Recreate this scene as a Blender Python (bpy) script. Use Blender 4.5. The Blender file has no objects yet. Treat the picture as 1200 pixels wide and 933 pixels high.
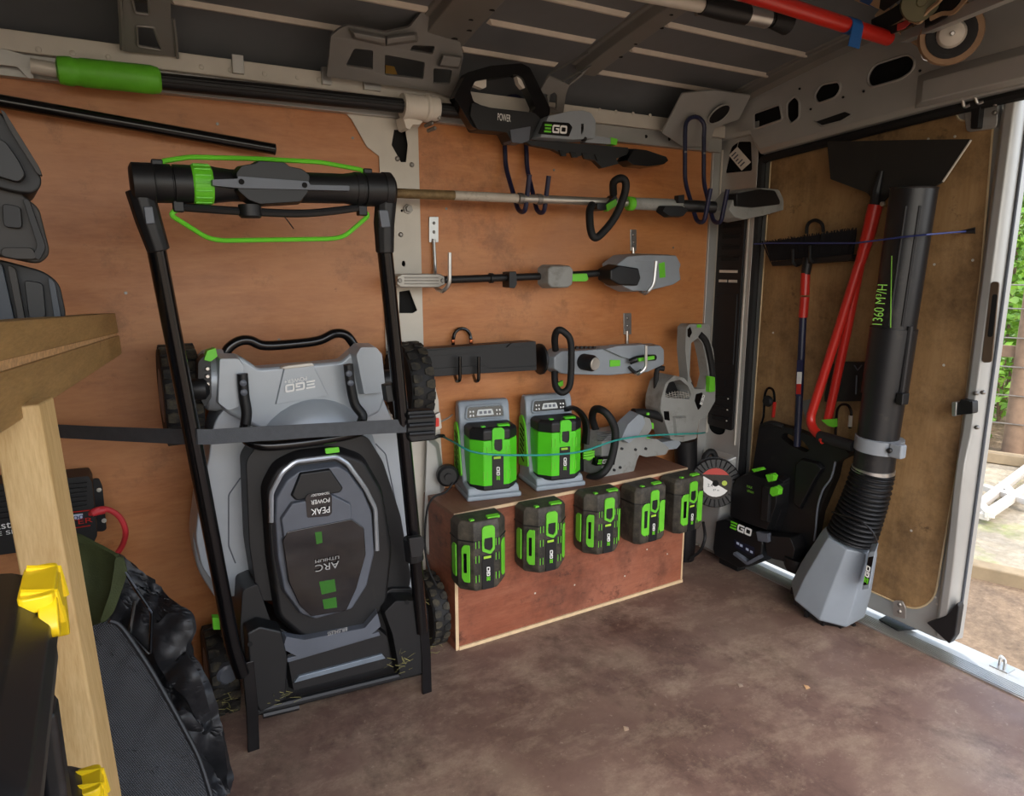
import bpy, bmesh, math, random
from mathutils import Vector as V, Matrix
from mathutils.geometry import tessellate_polygon
random.seed(7)
S = bpy.context.scene
COL = S.collection
# ------------------------------------------------------------------ camera
FPX, PITCH, YAW, HC = 815.0, math.radians(11.15), math.radians(30.2), 1.2
cam_d = bpy.data.cameras.new('camera'); cam = bpy.data.objects.new('camera', cam_d); COL.objects.link(cam)
cam_d.sensor_width = 36.0; cam_d.lens = 36.0 * FPX / 1200.0; cam_d.clip_start = 0.02; cam_d.clip_end = 200
cam.location = (0, 0, HC); cam.rotation_euler = (math.pi / 2 - PITCH, 0, -YAW)
S.camera = cam
# ------------------------------------------------------------------ world, sun, exposure
S.view_settings.view_transform = 'Standard'; S.view_settings.look = 'None'
S.view_settings.gamma = 1.0; S.view_settings.use_curve_mapping = False
S.view_settings.exposure = 1.62
w = bpy.data.worlds.new('sky'); S.world = w; w.use_nodes = True
nt = w.node_tree; nt.nodes.clear()
sky = nt.nodes.new('ShaderNodeTexSky'); sky.sky_type = 'NISHITA'; sky.sun_disc = False
sky.sun_elevation = math.radians(48); sky.sun_rotation = math.radians(200); sky.air_density = 1.0; sky.dust_density = 3.0; sky.ozone_density = 0.6
mixw = nt.nodes.new('ShaderNodeMixRGB'); mixw.inputs[0].default_value = 0.35; mixw.inputs[2].default_value = (3.3, 3.4, 3.55, 1)
bg = nt.nodes.new('ShaderNodeBackground'); bg.inputs[1].default_value = 0.24
wo = nt.nodes.new('ShaderNodeOutputWorld')
nt.links.new(sky.outputs[0], mixw.inputs[1]); nt.links.new(mixw.outputs[0], bg.inputs[0]); nt.links.new(bg.outputs[0], wo.inputs[0])
sun_d = bpy.data.lights.new('sun', 'SUN'); sun = bpy.data.objects.new('sun', sun_d); COL.objects.link(sun)
sun_d.energy = 1.3; sun_d.angle = math.radians(1.2); sun_d.color = (1.0, 0.94, 0.84)
sun.rotation_euler = (math.radians(42), 0, math.radians(152))

# ------------------------------------------------------------------ pixel rays of the 1200x933 photograph meet planes of the place
_fw = V((math.sin(YAW) * math.cos(PITCH), math.cos(YAW) * math.cos(PITCH), -math.sin(PITCH)))
_rt = V((math.cos(YAW), -math.sin(YAW), 0)); _up = _rt.cross(_fw)
_c = V((0, 0, HC))
def ray(px, py): return _fw * FPX + _rt * (px - 600) - _up * (py - 466.5)
def on(px, py, ax, v):
    d = ray(px, py); return _c + d * ((v - _c[ax]) / d[ax])
def A(px, py, y): return on(px, py, 1, y)
def B(px, py, x): return on(px, py, 0, x)
def F(px, py, z): return on(px, py, 2, z)
def plane(p0, n):
    p0 = V(p0); n = V(n)
    def g(px, py, off=0.0):
        d = ray(px, py); return _c + d * ((p0 + n * off - _c).dot(n) / d.dot(n))
    return g

# ------------------------------------------------------------------ materials
def lin(h):
    h = h.lstrip('#'); r = []
    for i in (0, 2, 4):
        c = int(h[i:i + 2], 16) / 255; r.append(c / 12.92 if c <= .04045 else ((c + .055) / 1.055) ** 2.4)
    return (r[0], r[1], r[2], 1)
MATS = {}
def newmat(name):
    m = bpy.data.materials.new(name); m.use_nodes = True; n = m.node_tree; b = n.nodes['Principled BSDF']
    return m, n, b
def N(n, t, **k):
    x = n.nodes.new(t)
    for a, v in k.items(): setattr(x, a, v)
    return x
def ramp(n, fac, stops):
    r = N(n, 'ShaderNodeValToRGB'); e = r.color_ramp.elements
    while len(e) < len(stops): e.new(0.5)
    for i, (p, c) in enumerate(stops):
        e[i].position = p; e[i].color = lin(c) if isinstance(c, str) else c
    n.links.new(fac, r.inputs[0]); return r.outputs[0]
def noise(n, scale, detail=4, rough=.55, mp=(1, 1, 1), coord='Object', rot=(0, 0, 0), dist=0):
    tc = N(n, 'ShaderNodeTexCoord'); m = N(n, 'ShaderNodeMapping'); m.inputs['Scale'].default_value = mp; m.inputs['Rotation'].default_value = rot
    x = N(n, 'ShaderNodeTexNoise'); x.inputs['Scale'].default_value = scale; x.inputs['Detail'].default_value = detail
    x.inputs['Roughness'].default_value = rough; x.inputs['Distortion'].default_value = dist
    n.links.new(tc.outputs[coord], m.inputs[0]); n.links.new(m.outputs[0], x.inputs[0]); return x.outputs[0]
def mixc(n, fac, a, b, mode='MIX'):
    x = N(n, 'ShaderNodeMixRGB', blend_type=mode)
    for i, v in ((0, fac), (1, a), (2, b)):
        if isinstance(v, (int, float)): x.inputs[i].default_value = v
        elif isinstance(v, str): x.inputs[i].default_value = lin(v)
        else: n.links.new(v, x.inputs[i])
    return x.outputs[0]
def bumpn(n, b, h, strength=.2, dist=.002):
    x = N(n, 'ShaderNodeBump'); x.inputs['Strength'].default_value = strength; x.inputs['Distance'].default_value = dist
    n.links.new(h, x.inputs['Height']); n.links.new(x.outputs[0], b.inputs['Normal'])
def M(name, col, rough=.5, metal=0.0, var=.12, vs=14, dirt=None, da=.35, ds=9, bump=0.0, bs=250, emit=0, coat=0):
    """plain procedural material: colour with a little cloudiness, optional dirt patches and fine relief"""
    if name in MATS: return MATS[name]
    m, n, b = newmat(name)
    c = lin(col); lo = tuple(x * (1 - var) for x in c[:3]) + (1,); hi = tuple(min(1, x * (1 + var)) for x in c[:3]) + (1,)
    out = ramp(n, noise(n, vs), [(.3, lo), (.7, hi)])
    if dirt:
        f = ramp(n, noise(n, ds, 8, .7), [(1 - da - .12, (0, 0, 0, 1)), (1 - da + .18, (.85, .85, .85, 1))])
        out = mixc(n, f, out, dirt)
    n.links.new(out, b.inputs['Base Color'])
    b.inputs['Roughness'].default_value = rough; b.inputs['Metallic'].default_value = metal
    if coat: b.inputs['Coat Weight'].default_value = coat
    if emit: b.inputs['Emission Strength'].default_value = emit; n.links.new(out, b.inputs['Emission Color'])
    if bump: bumpn(n, b, noise(n, bs, 2), bump, .0015)
    MATS[name] = m; return m
def ply(name, dark, mid, light, mp, stain='3a2416', st=.3, rough=.55, blot=None, smudge=0):
    if name in MATS: return MATS[name]
    m, n, b = newmat(name)
    g = noise(n, 3.2, 7, .62, mp, dist=.6); fine = noise(n, 26, 3, .6, mp)
    c = ramp(n, g, [(.28, dark), (.5, mid), (.72, light)])
    c = mixc(n, .28, c, ramp(n, fine, [(.3, dark), (.7, light)]))
    bl = noise(n, 2.1, 6, .65)
    c = mixc(n, ramp(n, bl, [(.42, (0, 0, 0, 1)), (.72, (.7, .7, .7, 1))]), c, blot or light)
    dk = noise(n, 1.3, 7, .7, rot=(.3, .2, .5)); c = mixc(n, ramp(n, dk, [(.5, (0, 0, 0, 1)), (.75, (.45, .45, .45, 1))]), c, dark)
    sp = noise(n, 9, 9, .72, (1, 1, 1.3))
    c = mixc(n, ramp(n, sp, [(1 - st, (0, 0, 0, 1)), (1 - st + .1, (.75, .75, .75, 1))]), c, stain)
    if smudge:
        sm = noise(n, 3.4, 10, .78, (1, 1, 1), rot=(.4, .1, .9)); c = mixc(n, ramp(n, sm, [(1 - smudge - .1, (0, 0, 0, 1)), (1 - smudge + .12, (.7, .7, .7, 1))]), c, stain)
    n.links.new(c, b.inputs['Base Color']); b.inputs['Roughness'].default_value = rough
    bumpn(n, b, fine, .12, .001)
    MATS[name] = m; return m

# ------------------------------------------------------------------ mesh building
def rounded(pts, r, seg=4, closed=True):
    """round the corners of a polygon or open path; r may be a list"""
    out = []; k = len(pts)
    for i in range(k):
        p = V(pts[i]); ri = r[i] if isinstance(r, (list, tuple)) else r
        if (not closed and i in (0, k - 1)) or ri <= 0: out.append(p); continue
        a = V(pts[i - 1]) - p; b = V(pts[(i + 1) % k]) - p
        la, lb = a.length, b.length
        if la < 1e-6 or lb < 1e-6: continue
        d = min(ri, la * .49, lb * .49); p0 = p + a / la * d; p1 = p + b / lb * d
        for j in range(seg + 1):
            t = j / seg; out.append(p0 * (1 - t) ** 2 + p * 2 * t * (1 - t) + p1 * t * t)
    return out
def smoothpath(pts, n=6, closed=False):
    pts = [V(p) for p in pts]; k = len(pts); out = []
    rng = range(k) if closed else range(k - 1)
    for i in rng:
        p1, p2 = pts[i], pts[(i + 1) % k]
        p0 = pts[i - 1] if (closed or i > 0) else p1; p3 = pts[(i + 2) % k] if (closed or i + 2 < k) else p2
        for j in range(n):
            t = j / n
            out.append(.5 * ((2 * p1) + (p2 - p0) * t + (2 * p0 - 5 * p1 + 4 * p2 - p3) * t * t + (3 * p1 - p0 - 3 * p2 + p3) * t ** 3))
    if not closed: out.append(pts[-1])
    return out
def ell(c, u, v, n=20): return [V(c) + V(u) * math.cos(2 * math.pi * i / n) + V(v) * math.sin(2 * math.pi * i / n) for i in range(n)]
def wloc(o):
    l = V((0, 0, 0))
    while o: l += o.location; o = o.parent
    return l
class MB:
    def __init__(s): s.v = []; s.f = []
    def add(s, vs, fs):
        k = len(s.v); s.v += [V(p) for p in vs]; s.f += [tuple(i + k for i in f) for f in fs]; return s
    def box(s, c, d, rot=None):
        c = V(c); h = V(d) / 2
        vs = [V((x, y, z)) for x in (-h.x, h.x) for y in (-h.y, h.y) for z in (-h.z, h.z)]
        if rot is not None: vs = [rot @ p for p in vs]
        return s.add([p + c for p in vs], [(0, 1, 3, 2), (4, 6, 7, 5), (0, 4, 5, 1), (2, 3, 7, 6), (0, 2, 6, 4), (1, 5, 7, 3)])
    def span(s, a, b): a = V(a); b = V(b); return s.box((a + b) / 2, [abs(q) for q in (b - a)])
    def prism(s, pts, vec, holes=(), taper=None):
        """polygon swept by vec; taper scales the far end about the centre"""
        pts = [V(p) for p in pts]; vec = V(vec)
        nr = V((0, 0, 0))
        for i in range(len(pts)): nr += pts[i].cross(pts[(i + 1) % len(pts)])
        loops = [pts] + [[V(p) for p in h] for h in holes]
        flat = [p for l in loops for p in l]; n = len(flat)
        cen = sum(pts, V((0, 0, 0))) / len(pts)
        far = [p + vec if taper is None else cen + (p - cen) * taper + vec for p in flat]
        if holes: tris = [tuple(t) for t in tessellate_polygon(loops)]
        else: tris = [tuple(range(n))]
        fs = list(tris) + [tuple(i + n for i in reversed(t)) for t in tris]
        k = 0
        for l in loops:
            m = len(l)
            for i in range(m): fs.append((k + i, k + (i + 1) % m, n + k + (i + 1) % m, n + k + i))
            k += m
        return s.add(flat + far, fs)
    def loft(s, rings, cap=True, closed=True):
        m = len(rings[0]); fs = []
        for i in range(len(rings) - 1):
            for j in range(m if closed else m - 1):
                fs.append((i * m + j, i * m + (j + 1) % m, (i + 1) * m + (j + 1) % m, (i + 1) * m + j))
        if cap: fs.append(tuple(reversed(range(m)))); k = (len(rings) - 1) * m; fs.append(tuple(range(k, k + m)))
        return s.add([p for r in rings for p in r], fs)
    def tube(s, pts, r, seg=10, closed=False, flat=None, up=None):
        """round tube along a path; flat=(a,b) gives an oval or, with seg=4, a strip"""
        pts = [V(p) for p in pts]; pts = [p for i, p in enumerate(pts) if i == 0 or (p - pts[i - 1]).length > 1e-6]
        k = len(pts); T = []
        for i in range(k):
            if closed: t = pts[(i + 1) % k] - pts[i - 1]
            else: t = pts[min(i + 1, k - 1)] - pts[max(i - 1, 0)]
            T.append(t.normalized())
        u = V(up) if up else (V((0, 0, 1)) if abs(T[0].z) < .9 else V((1, 0, 0)))
        u = (u - T[0] * u.dot(T[0])).normalized(); rings = []
        for i in range(k):
            u = (u - T[i] * u.dot(T[i])).normalized(); w_ = T[i].cross(u)
            ri = r[min(i, len(r) - 1)] if isinstance(r, (list, tuple)) else r
            a, b = (ri, ri) if not flat else flat
            off = math.pi / 4 if seg == 4 else 0; q = math.sqrt(2) if seg == 4 else 1
            rings.append([pts[i] + u * a * q * math.cos(2 * math.pi * j / seg + off) + w_ * b * q * math.sin(2 * math.pi * j / seg + off) for j in range(seg)])
        if closed: rings.append(rings[0]); return s.loft(rings, cap=False)
        return s.loft(rings)
    def lathe(s, o, ax, prof, seg=24):
        """prof: (radius, distance along axis)"""
        o = V(o); ax = V(ax).normalized(); u = ax.orthogonal().normalized(); w_ = ax.cross(u)
        rings = [[o + ax * h + (u * math.cos(2 * math.pi * j / seg) + w_ * math.sin(2 * math.pi * j / seg)) * max(r, 1e-5) for j in range(seg)] for r, h in prof]
        return s.loft(rings)
    def cyl(s, a, b, r, seg=16): a = V(a); b = V(b); return s.lathe(a, b - a, [(r, 0), (r, (b - a).length)], seg)
    def xform(s, m): s.v = [m @ p for p in s.v]; return s
    def build(s, name, mat, parent=None, bevel=0, seg=2, ang=32, sub=0):
        me = bpy.data.meshes.new(name); o = bpy.data.objects.new(name, me); COL.objects.link(o)
        if parent: o.parent = parent; base = wloc(parent)
        else:
            xs = [p.x for p in s.v]; ys = [p.y for p in s.v]; zs = [p.z for p in s.v]
            base = V(((min(xs) + max(xs)) / 2, (min(ys) + max(ys)) / 2, min(zs))); o.location = base
        bm = bmesh.new(); vs = [bm.verts.new(p - base) for p in s.v]
        for f in s.f:
            try: bm.faces.new([vs[i] for i in f])
            except ValueError: pass
        bmesh.ops.remove_doubles(bm, verts=bm.verts, dist=1e-5)
        bmesh.ops.recalc_face_normals(bm, faces=bm.faces)
        for f in bm.faces: f.smooth = True
        for e in bm.edges:
            if len(e.link_faces) != 2 or e.calc_face_angle(0) > math.radians(ang): e.smooth = False
        bm.to_mesh(me); bm.free()
        if mat: me.materials.append(mat)
        if bevel:
            md = o.modifiers.new('bevel', 'BEVEL'); md.width = bevel; md.segments = seg; md.limit_method = 'ANGLE'; md.angle_limit = math.radians(ang); md.harden_normals = True
        if sub:
            md = o.modifiers.new('sub', 'SUBSURF'); md.levels = sub; md.render_levels = sub
        return o
def thing(name, label, cat, loc=(0, 0, 0), group=None):
    o = bpy.data.objects.new(name, None); COL.objects.link(o); o.location = loc; o.empty_display_size = .1
    o['label'] = label; o['category'] = cat
    if group: o['group'] = group
    return o
def tag(o, label, cat, group=None):
    o['label'] = label; o['category'] = cat
    if group: o['group'] = group
    return o
def struct(o): o['kind'] = 'structure'; return o
def copy_tree(o, parent=None):
    c = o.copy(); COL.objects.link(c)
    if parent: c.parent = parent; c.matrix_parent_inverse = o.matrix_parent_inverse.copy()
    for ch in [x for x in bpy.data.objects if x.parent == o]: copy_tree(ch, c)
    return c
def textmesh(body, origin, u, v, height, mat, name, parent, depth=.0008, width=None, center=False):
    """flat lettering: u reading direction, v up direction of the letters"""
    cu = bpy.data.curves.new('lettering', 'FONT'); cu.body = body; cu.size = 1; cu.extrude = 0
    to = bpy.data.objects.new('lettering', cu); COL.objects.link(to)
    dg = bpy.context.evaluated_depsgraph_get(); me = bpy.data.meshes.new_from_object(to.evaluated_get(dg))
    bpy.data.objects.remove(to); bpy.data.curves.remove(cu)
    u = V(u).normalized(); v = V(v); v = (v - u * v.dot(u)).normalized(); nrm = u.cross(v)
    xs = [p.co.x for p in me.vertices]; ys = [p.co.y for p in me.vertices]
    x0, x1, y0, y1 = min(xs), max(xs), min(ys), max(ys); k = height / (y1 - y0); kx = (width / (x1 - x0)) if width else k
    mb = MB(); o = V(origin)
    if center: o = o - u * (x1 - x0) * kx / 2 - v * height / 2
    mb.add([o + u * (p.co.x - x0) * kx + v * (p.co.y - y0) * k + nrm * depth for p in me.vertices], [tuple(f.vertices) for f in me.polygons])
    bpy.data.meshes.remove(me)
    return mb.build(name, mat, parent)
# ------------------------------------------------------------------ shared materials
WY = 2.04      # face of the plywood lining on the long side wall
RX = 2.12      # face of the rear pillar and header
m_ply = ply('lining_plywood', '9a5a30', 'b97642', 'c88a55', (.9, 1, 4.5), stain='4a2a18', st=.33, rough=.42, blot='c68c5e', smudge=.36)
m_plyd = ply('door_plywood', '8a6a42', '9f7c52', 'b08e64', (1, 4, .7), stain='3a2818', st=.38, rough=.6, blot='9a784c', smudge=.455)
m_silver = M('silver_van_paint', 'b2b2ae', .42, .45, .06, 6, '5a5850', .22, 7)
m_pale = M('pale_primer_paint', 'c8c2b6', .5, .15, .07, 9, '7a7468', .25, 12)
m_roof = M('grey_roof_skin', '74777a', .55, .3, .1, 4, '3e3c38', .25, 3)
m_bow = M('grey_roof_bow_paint', '82817d', .5, .35, .08, 5, '4a4844', .25, 5)
m_hole = M('dark_cavity', '0c0c0c', .9, 0, .2)
m_strip = M('lit_swage_beige', 'd0c6b6', .6, 0, .08, 20)  # roof swages: the light their faces catch is painted in as beige
m_black = M('black_plastic', '0e0f11', .48, 0, .15, 20)
m_blackd = M('dusty_black_plastic', '121214', .5, 0, .15, 20, '38342e', .3, 14)
m_rubber = M('black_rubber', '0d0d0e', .68, 0, .2, 30, '322e27', .28, 18, .3)
m_blackgl = M('gloss_black_paint', '09090b', .2, 0, .1, 12)
m_alu = M('bare_aluminium', 'bdbcb8', .35, .85, .06, 20, '6a665e', .22, 10)
m_zinc = M('zinc_plated_steel', 'c4c4c2', .28, .9, .05, 30)
m_bolt = M('dull_bolt_steel', '8a8680', .4, .8, .1, 60)

# ------------------------------------------------------------------ floor
def floor_mat():
    m, n, b = newmat('stained_phenolic_floor')
    base = ramp(n, noise(n, 2.2, 8, .65), [(.3, '5c463d'), (.5, '775f54'), (.7, '8c7968')])
    dust = ramp(n, noise(n, 4.3, 12, .78, (1, 1.5, 1), dist=.15), [(.47, (0, 0, 0, 1)), (.64, (.75, .75, .75, 1))])
    c = mixc(n, dust, base, 'a08c78')
    scr = ramp(n, noise(n, 7, 10, .8, (.6, 6, 1), rot=(0, 0, .5)), [(.58, (0, 0, 0, 1)), (.7, (.5, .5, .5, 1))]); c = mixc(n, scr, c, '8e7a6a')
    dark = ramp(n, noise(n, 2.0, 11, .75, (1.3, 1, 1), rot=(0, 0, .6), dist=.1), [(.5, (0, 0, 0, 1)), (.66, (.75, .75, .75, 1))])
    c = mixc(n, dark, c, '35211c')
    spk = ramp(n, noise(n, 60, 4, .7), [(.62, (0, 0, 0, 1)), (.74, (.6, .6, .6, 1))])
    c = mixc(n, spk, c, 'a89884')
    n.links.new(c, b.inputs['Base Color'])
    r = ramp(n, noise(n, 5, 6, .6), [(.35, (.42, .42, .42, 1)), (.7, (.7, .7, .7, 1))]); n.links.new(r, b.inputs['Roughness'])
    bumpn(n, b, noise(n, 90, 5, .7), .25, .001); return m
struct(MB().span((-1.7, -.3, -.04), (2.10, 2.10, 0)).build('floor', floor_mat()))
# aluminium tread strip at the rear sill, painted step and bumper outside
sill = struct(MB().span((2.10, -.3, -.035), (2.165, 2.0, .006)).build('trim_1', m_alu, bevel=.002))
for i in range(7):
    MB().span((2.106 + i * .0085, -.3, .006), (2.110 + i * .0085, 1.98, .0085)).build('tread_ridge', m_alu, sill)
step = struct(MB().span((2.165, -.3, -.10), (2.30, 1.95, -.015)).build('trim_2', m_silver, bevel=.012))
MB().span((2.165, -.3, -.012), (2.20, 1.95, .004)).build('sill_lip', m_silver, step, bevel=.004)
c0 = F(1172, 785, 0)
st = MB(); st.tube(rounded([c0 + V((.0, -.01, 0)), c0 + V((0, -.01, .035)), c0 + V((.02, .012, .035)), c0 + V((.02, .012, 0))], .01, closed=False), .005, 8)
st.box(c0 + V((.01, 0, .004)), (.045, .05, .006)); st.build('lock_striker', m_zinc, sill, bevel=.001)
MB().prism([F(1052, 716, .006) + V((0, 0, .004)), F(1075, 738, .01), F(1052, 740, .01), F(1030, 727, .01)], (0, 0, .004)).build('striker_plate', m_blackd, sill)

# ------------------------------------------------------------------ long side wall: outer skin, two plywood sheets, pillar and roof rail
wall = struct(MB().span((-1.75, 2.085, -.04), (2.2, 2.12, 1.78)).build('wall_back', m_roof))
MB().span((-1.7, WY, 0), (.742, WY + .012, 1.615)).build('plywood_panel', m_ply, wall)
MB().span((.86, WY, 0), (2.085, WY + .012, 1.615)).build('plywood_panel', m_ply, wall)
for (x, z) in ((.3, 1.55), (.66, 1.545), (.95, 1.36), (.98, .9), (1.35, 1.50), (1.6, 1.18), (1.9, 1.25), (.42, .98), (.13, .75), (.05, 1.12)):
    MB().cyl((x, WY - .002, z), (x, WY + .002, z), .004, 8).build('screw', m_bolt, wall)
def pp(l, y): return [A(x_, y_, y) for x_, y_ in l]
# pillar between the sheets, with stamped holes
out = [V((.735, 2.033, 0)), V((.735, 2.033, 1.5)), A(430, 172, 2.033), A(412, 140, 2.033), A(392, 118, 2.033), V((.62, 2.033, 1.64)), V((.90, 2.033, 1.64)), A(490, 150, 2.033), A(497, 425, 2.033), A(509, 448, 2.033), A(514, 470, 2.033), A(517, 520, 2.033), A(520, 560, 2.033), V((.925, 2.033, .5)), V((.925, 2.033, 0))]
holes = [pp([(462, 152), (475, 152), (478, 170), (476, 190), (470, 190), (459, 170)], 2.033), ell(A(473, 309, 2.033), (.006, 0, 0), (0, 0, .009), 10),
         pp([(468, 342), (480, 340), (489, 364), (484, 367), (468, 367)], 2.033), ell(A(494, 470, 2.033), (.03, 0, 0), (0, 0, .034), 16),
         ell(A(471, 247, 2.033), (.004, 0, 0), (0, 0, .004), 8), ell(A(493, 456, 2.033), (.004, 0, 0), (0, 0, .006), 8)]
pil = MB().prism(out, (0, .003, 0), holes).build('side_pillar', m_pale, wall, bevel=.0015)
MB().prism([p + V((0, .02, 0)) for p in out], (0, .004, 0)).build('pillar_back', m_hole, pil)
for q in ((478, 246), (466, 186), (483, 193), (470, 275), (474, 330)):
    p = A(q[0], q[1], 2.03); MB().lathe(p, (0, 1, 0), [(.004, -.002), (.007, 0), (.008, .004)], 10).build('rivet', m_bolt, pil)
MB().lathe(A(478, 245, 2.03), (0, 1, 0), [(.009, -.012), (.009, -.004), (.015, -.004), (.015, .004)], 6).build('bolt', m_bolt, pil)
# blue-grey lower body pressing at the foot of the pillar
MB().loft([pp([(500, 505), (515, 520), (521, 560), (521, 605), (505, 660), (496, 640)], 2.02), pp([(500, 515), (511, 525), (516, 560), (516, 605), (503, 650), (496, 635)], 2.0)]).build('pillar_pressing', m_silver, pil, bevel=.004)
# roof rail
rail = MB().span((-1.7, 1.998, 1.658), (2.1, 2.06, 1.703)).build('roof_rail', m_pale, wall, bevel=.003)
MB().span((-1.7, 2.012, 1.607), (2.1, 2.04, 1.658)).build('rail_flange', m_silver, rail, bevel=.002)
for i, px in enumerate((45, 85, 127, 236, 270, 310, 349, 374, 388, 703, 722, 742, 762)):
    yv = 45 + (px) * .108
    MB().lathe(A(px, yv + 8, 1.998), (0, 1, 0), [(.003, -.0025), (.006, -.0015), (.007, .001)], 8).build('rivet', m_pale, rail)
for px, py in ((62, 63), (757, 160), (784, 163)):
    MB().cyl(A(px, py, 2.010), A(px, py, 2.016), .006, 10).build('rail_hole', m_hole, rail)
for (a, b) in ((272, 286), (377, 388), (426, 446)):
    q = A(a, 76 + (a - 272) * .11, 1.99); r_ = A(b, 84 + (b - 286) * .11, 1.99)
    MB().span((q.x, 1.985, 1.668), (r_.x, 2.0, 1.712)).build('clip', m_alu, rail, bevel=.001)
# grey bracket at the left end of the rail
MB().prism(rounded(pp([(-40, 50), (8, 58), (36, 66), (40, 92), (33, 92), (20, 78), (-40, 72)], 1.985), .004), (0, .004, 0)).build('bracket', m_silver, rail, bevel=.001)

# ------------------------------------------------------------------ roof skin, lit swages and bows
PROF = [(2.10, 1.60), (2.10, 1.70), (2.06, 1.748), (1.99, 1.79), (1.95, 1.805), (1.79, 1.84), (1.63, 1.87), (1.40, 1.905), (1.0, 1.948), (.5, 1.97), (0, 1.965), (-.3, 1.94)]
def prof(y):
    for (a, za), (b, zb) in zip(PROF[1:], PROF[2:]):
        if b <= y <= a: return za + (zb - za) * (a - y) / (a - b)
    return PROF[-1][1]
rings = []
for x in (-1.75, 2.2): rings.append([V((x, y, z)) for y, z in PROF] + [V((x, y, z + .03)) for y, z in reversed(PROF)])
ceil = struct(MB().loft(rings).build('ceiling', m_roof))
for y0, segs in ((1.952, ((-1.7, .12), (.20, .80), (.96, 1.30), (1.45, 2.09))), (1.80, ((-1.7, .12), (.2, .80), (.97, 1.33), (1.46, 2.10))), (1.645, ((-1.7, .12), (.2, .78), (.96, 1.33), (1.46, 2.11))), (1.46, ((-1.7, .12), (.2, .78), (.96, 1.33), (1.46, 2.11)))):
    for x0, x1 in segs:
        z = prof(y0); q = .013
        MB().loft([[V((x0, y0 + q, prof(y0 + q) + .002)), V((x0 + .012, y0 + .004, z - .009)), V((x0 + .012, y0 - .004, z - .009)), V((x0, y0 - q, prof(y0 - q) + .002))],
                   [V((x1, y0 + q, prof(y0 + q) + .002)), V((x1 - .012, y0 + .004, z - .009)), V((x1 - .012, y0 - .004, z - .009)), V((x1, y0 - q, prof(y0 - q) + .002))]]).build('lit_swage', m_strip, ceil)
def bow(x0, x1, depth, ys, holes=()):
    rr = []
    for y in ys:
        z = prof(y); rr.append([V((x0, y, z + .004)), V((x0 + .004, y, z - .006)), V((x0 + .018, y, z - .006)), V((x0 + .026, y, z - depth)), V((x1 - .026, y, z - depth)), V((x1 - .018, y, z - .006)), V((x1 - .004, y, z - .006)), V((x1, y, z + .004))])
    o = MB().loft(rr).build('roof_bow', m_bow, ceil, bevel=.003)
    for hx, hy, hr in holes:
        z = prof(hy) - depth
        MB().prism(ell((hx, hy, z - .0006), (hr, 0, 0), (0, hr * .75, .0), 10), (0, 0, .003)).build('bow_hole', m_hole, o)
    return o
ysb = [1.93, 1.79, 1.63, 1.40, 1.0, .5, 0, -.3]
bow(.07, .21, .03, ysb); bow(1.335, 1.455, .03, ysb, [(1.43, 1.80, .007), (1.42, 1.72, .006), (1.43, 1.62, .006), (1.40, 1.55, .006)])
bow(.79, .965, .028, ysb, [(.90, 1.86, .010), (.92, 1.81, .008), (.90, 1.76, .007), (.93, 1.70, .008), (.90, 1.62, .006)])
bow(-.75, -.60, .03, ysb); bow(2.06, 2.16, .02, ysb)
# wide pressed gusset where the middle bow meets the rail
def sl(pts, y, pb): return [A(p, q, y - max(0, pb - q) * .0017) for p, q in pts]
def plate(pts, y, holes, name, par, mat, t=.006, bev=.003, rr=.006):
    pb = max(q for _, q in pts)
    return MB().prism(rounded(sl(pts, y, pb), rr, 3), (0, t, t), [rounded(sl(h, y, pb), rr, 3) for h in holes]).build(name, mat, par, bevel=bev)
g = plate([(383, 90), (388, 42), (398, 34), (407, 30), (452, 38), (480, 32), (494, 14), (530, 10), (537, 40), (543, 66), (532, 117), (512, 108), (447, 99)], 1.985,
          [[(415, 57), (437, 59), (437, 82), (405, 77)], [(451, 64), (498, 73), (496, 93), (451, 88)], [(484, 53), (510, 54), (507, 64), (480, 59)], [(508, 80), (530, 82), (527, 99), (508, 98)]], 'roof_gusset', ceil, m_bow)
MB().loft([sl([(407, 32), (452, 41), (452, 55), (413, 46)], 1.985, 117), sl([(414, 38), (452, 45), (452, 52), (416, 44)], 1.955, 117)]).build('gusset_swage', m_bow, g, bevel=.004)
MB().loft([sl([(452, 41), (489, 37), (491, 49), (452, 55)], 1.985, 117), sl([(453, 45), (486, 41), (488, 47), (453, 52)], 1.955, 117)]).build('gusset_swage', m_bow, g, bevel=.004)
MB().loft([sl([(518, 62), (543, 66), (539, 81), (513, 78)], 1.985, 117), sl([(520, 65), (541, 68), (538, 79), (515, 77)], 1.96, 117)]).build('gusset_swage', m_bow, g, bevel=.004)
MB().prism(pp([(452, 76), (462, 78), (466, 88), (452, 86)], 2.03), (0, .01, 0)).build('foam_scrap', M('yellow_foam', 'a8823c', .9), g)
g = plate([(143, 60), (144, -6), (200, -6), (200, 20), (208, 67), (190, 65)], 1.985, [[(154, -4), (174, -4), (175, 17), (158, 15)], [(160, 30), (180, 32), (190, 59), (161, 54)]], 'roof_gusset', ceil, m_bow)
for h in ([(154, -4), (174, -4), (175, 17), (158, 15)], [(160, 30), (180, 32), (190, 59), (161, 54)]):
    MB().tube(rounded(sl(h, 1.983, 67), .006, 3), .0035, 6, True).build('pressed_rim', m_bow, g)
MB().tube(sl([(203, 22), (206, 45), (208, 68)], 1.982, 67), .004, 6).build('pressed_rim', m_bow, g); MB().tube(sl([(140, -4), (142, 30), (143, 58)], 1.982, 67), .005, 6).build('pressed_rim', m_bow, g)
g = plate([(632, 108), (644, 88), (690, 62), (697, 74), (668, 98), (663, 112), (660, 134), (640, 132), (645, 112)], 1.965, [[(660, 96), (680, 85), (684, 88), (668, 100)], [(641, 112), (650, 108), (653, 112), (652, 128), (643, 126)]], 'roof_gusset', ceil, m_bow, rr=.004)
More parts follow.
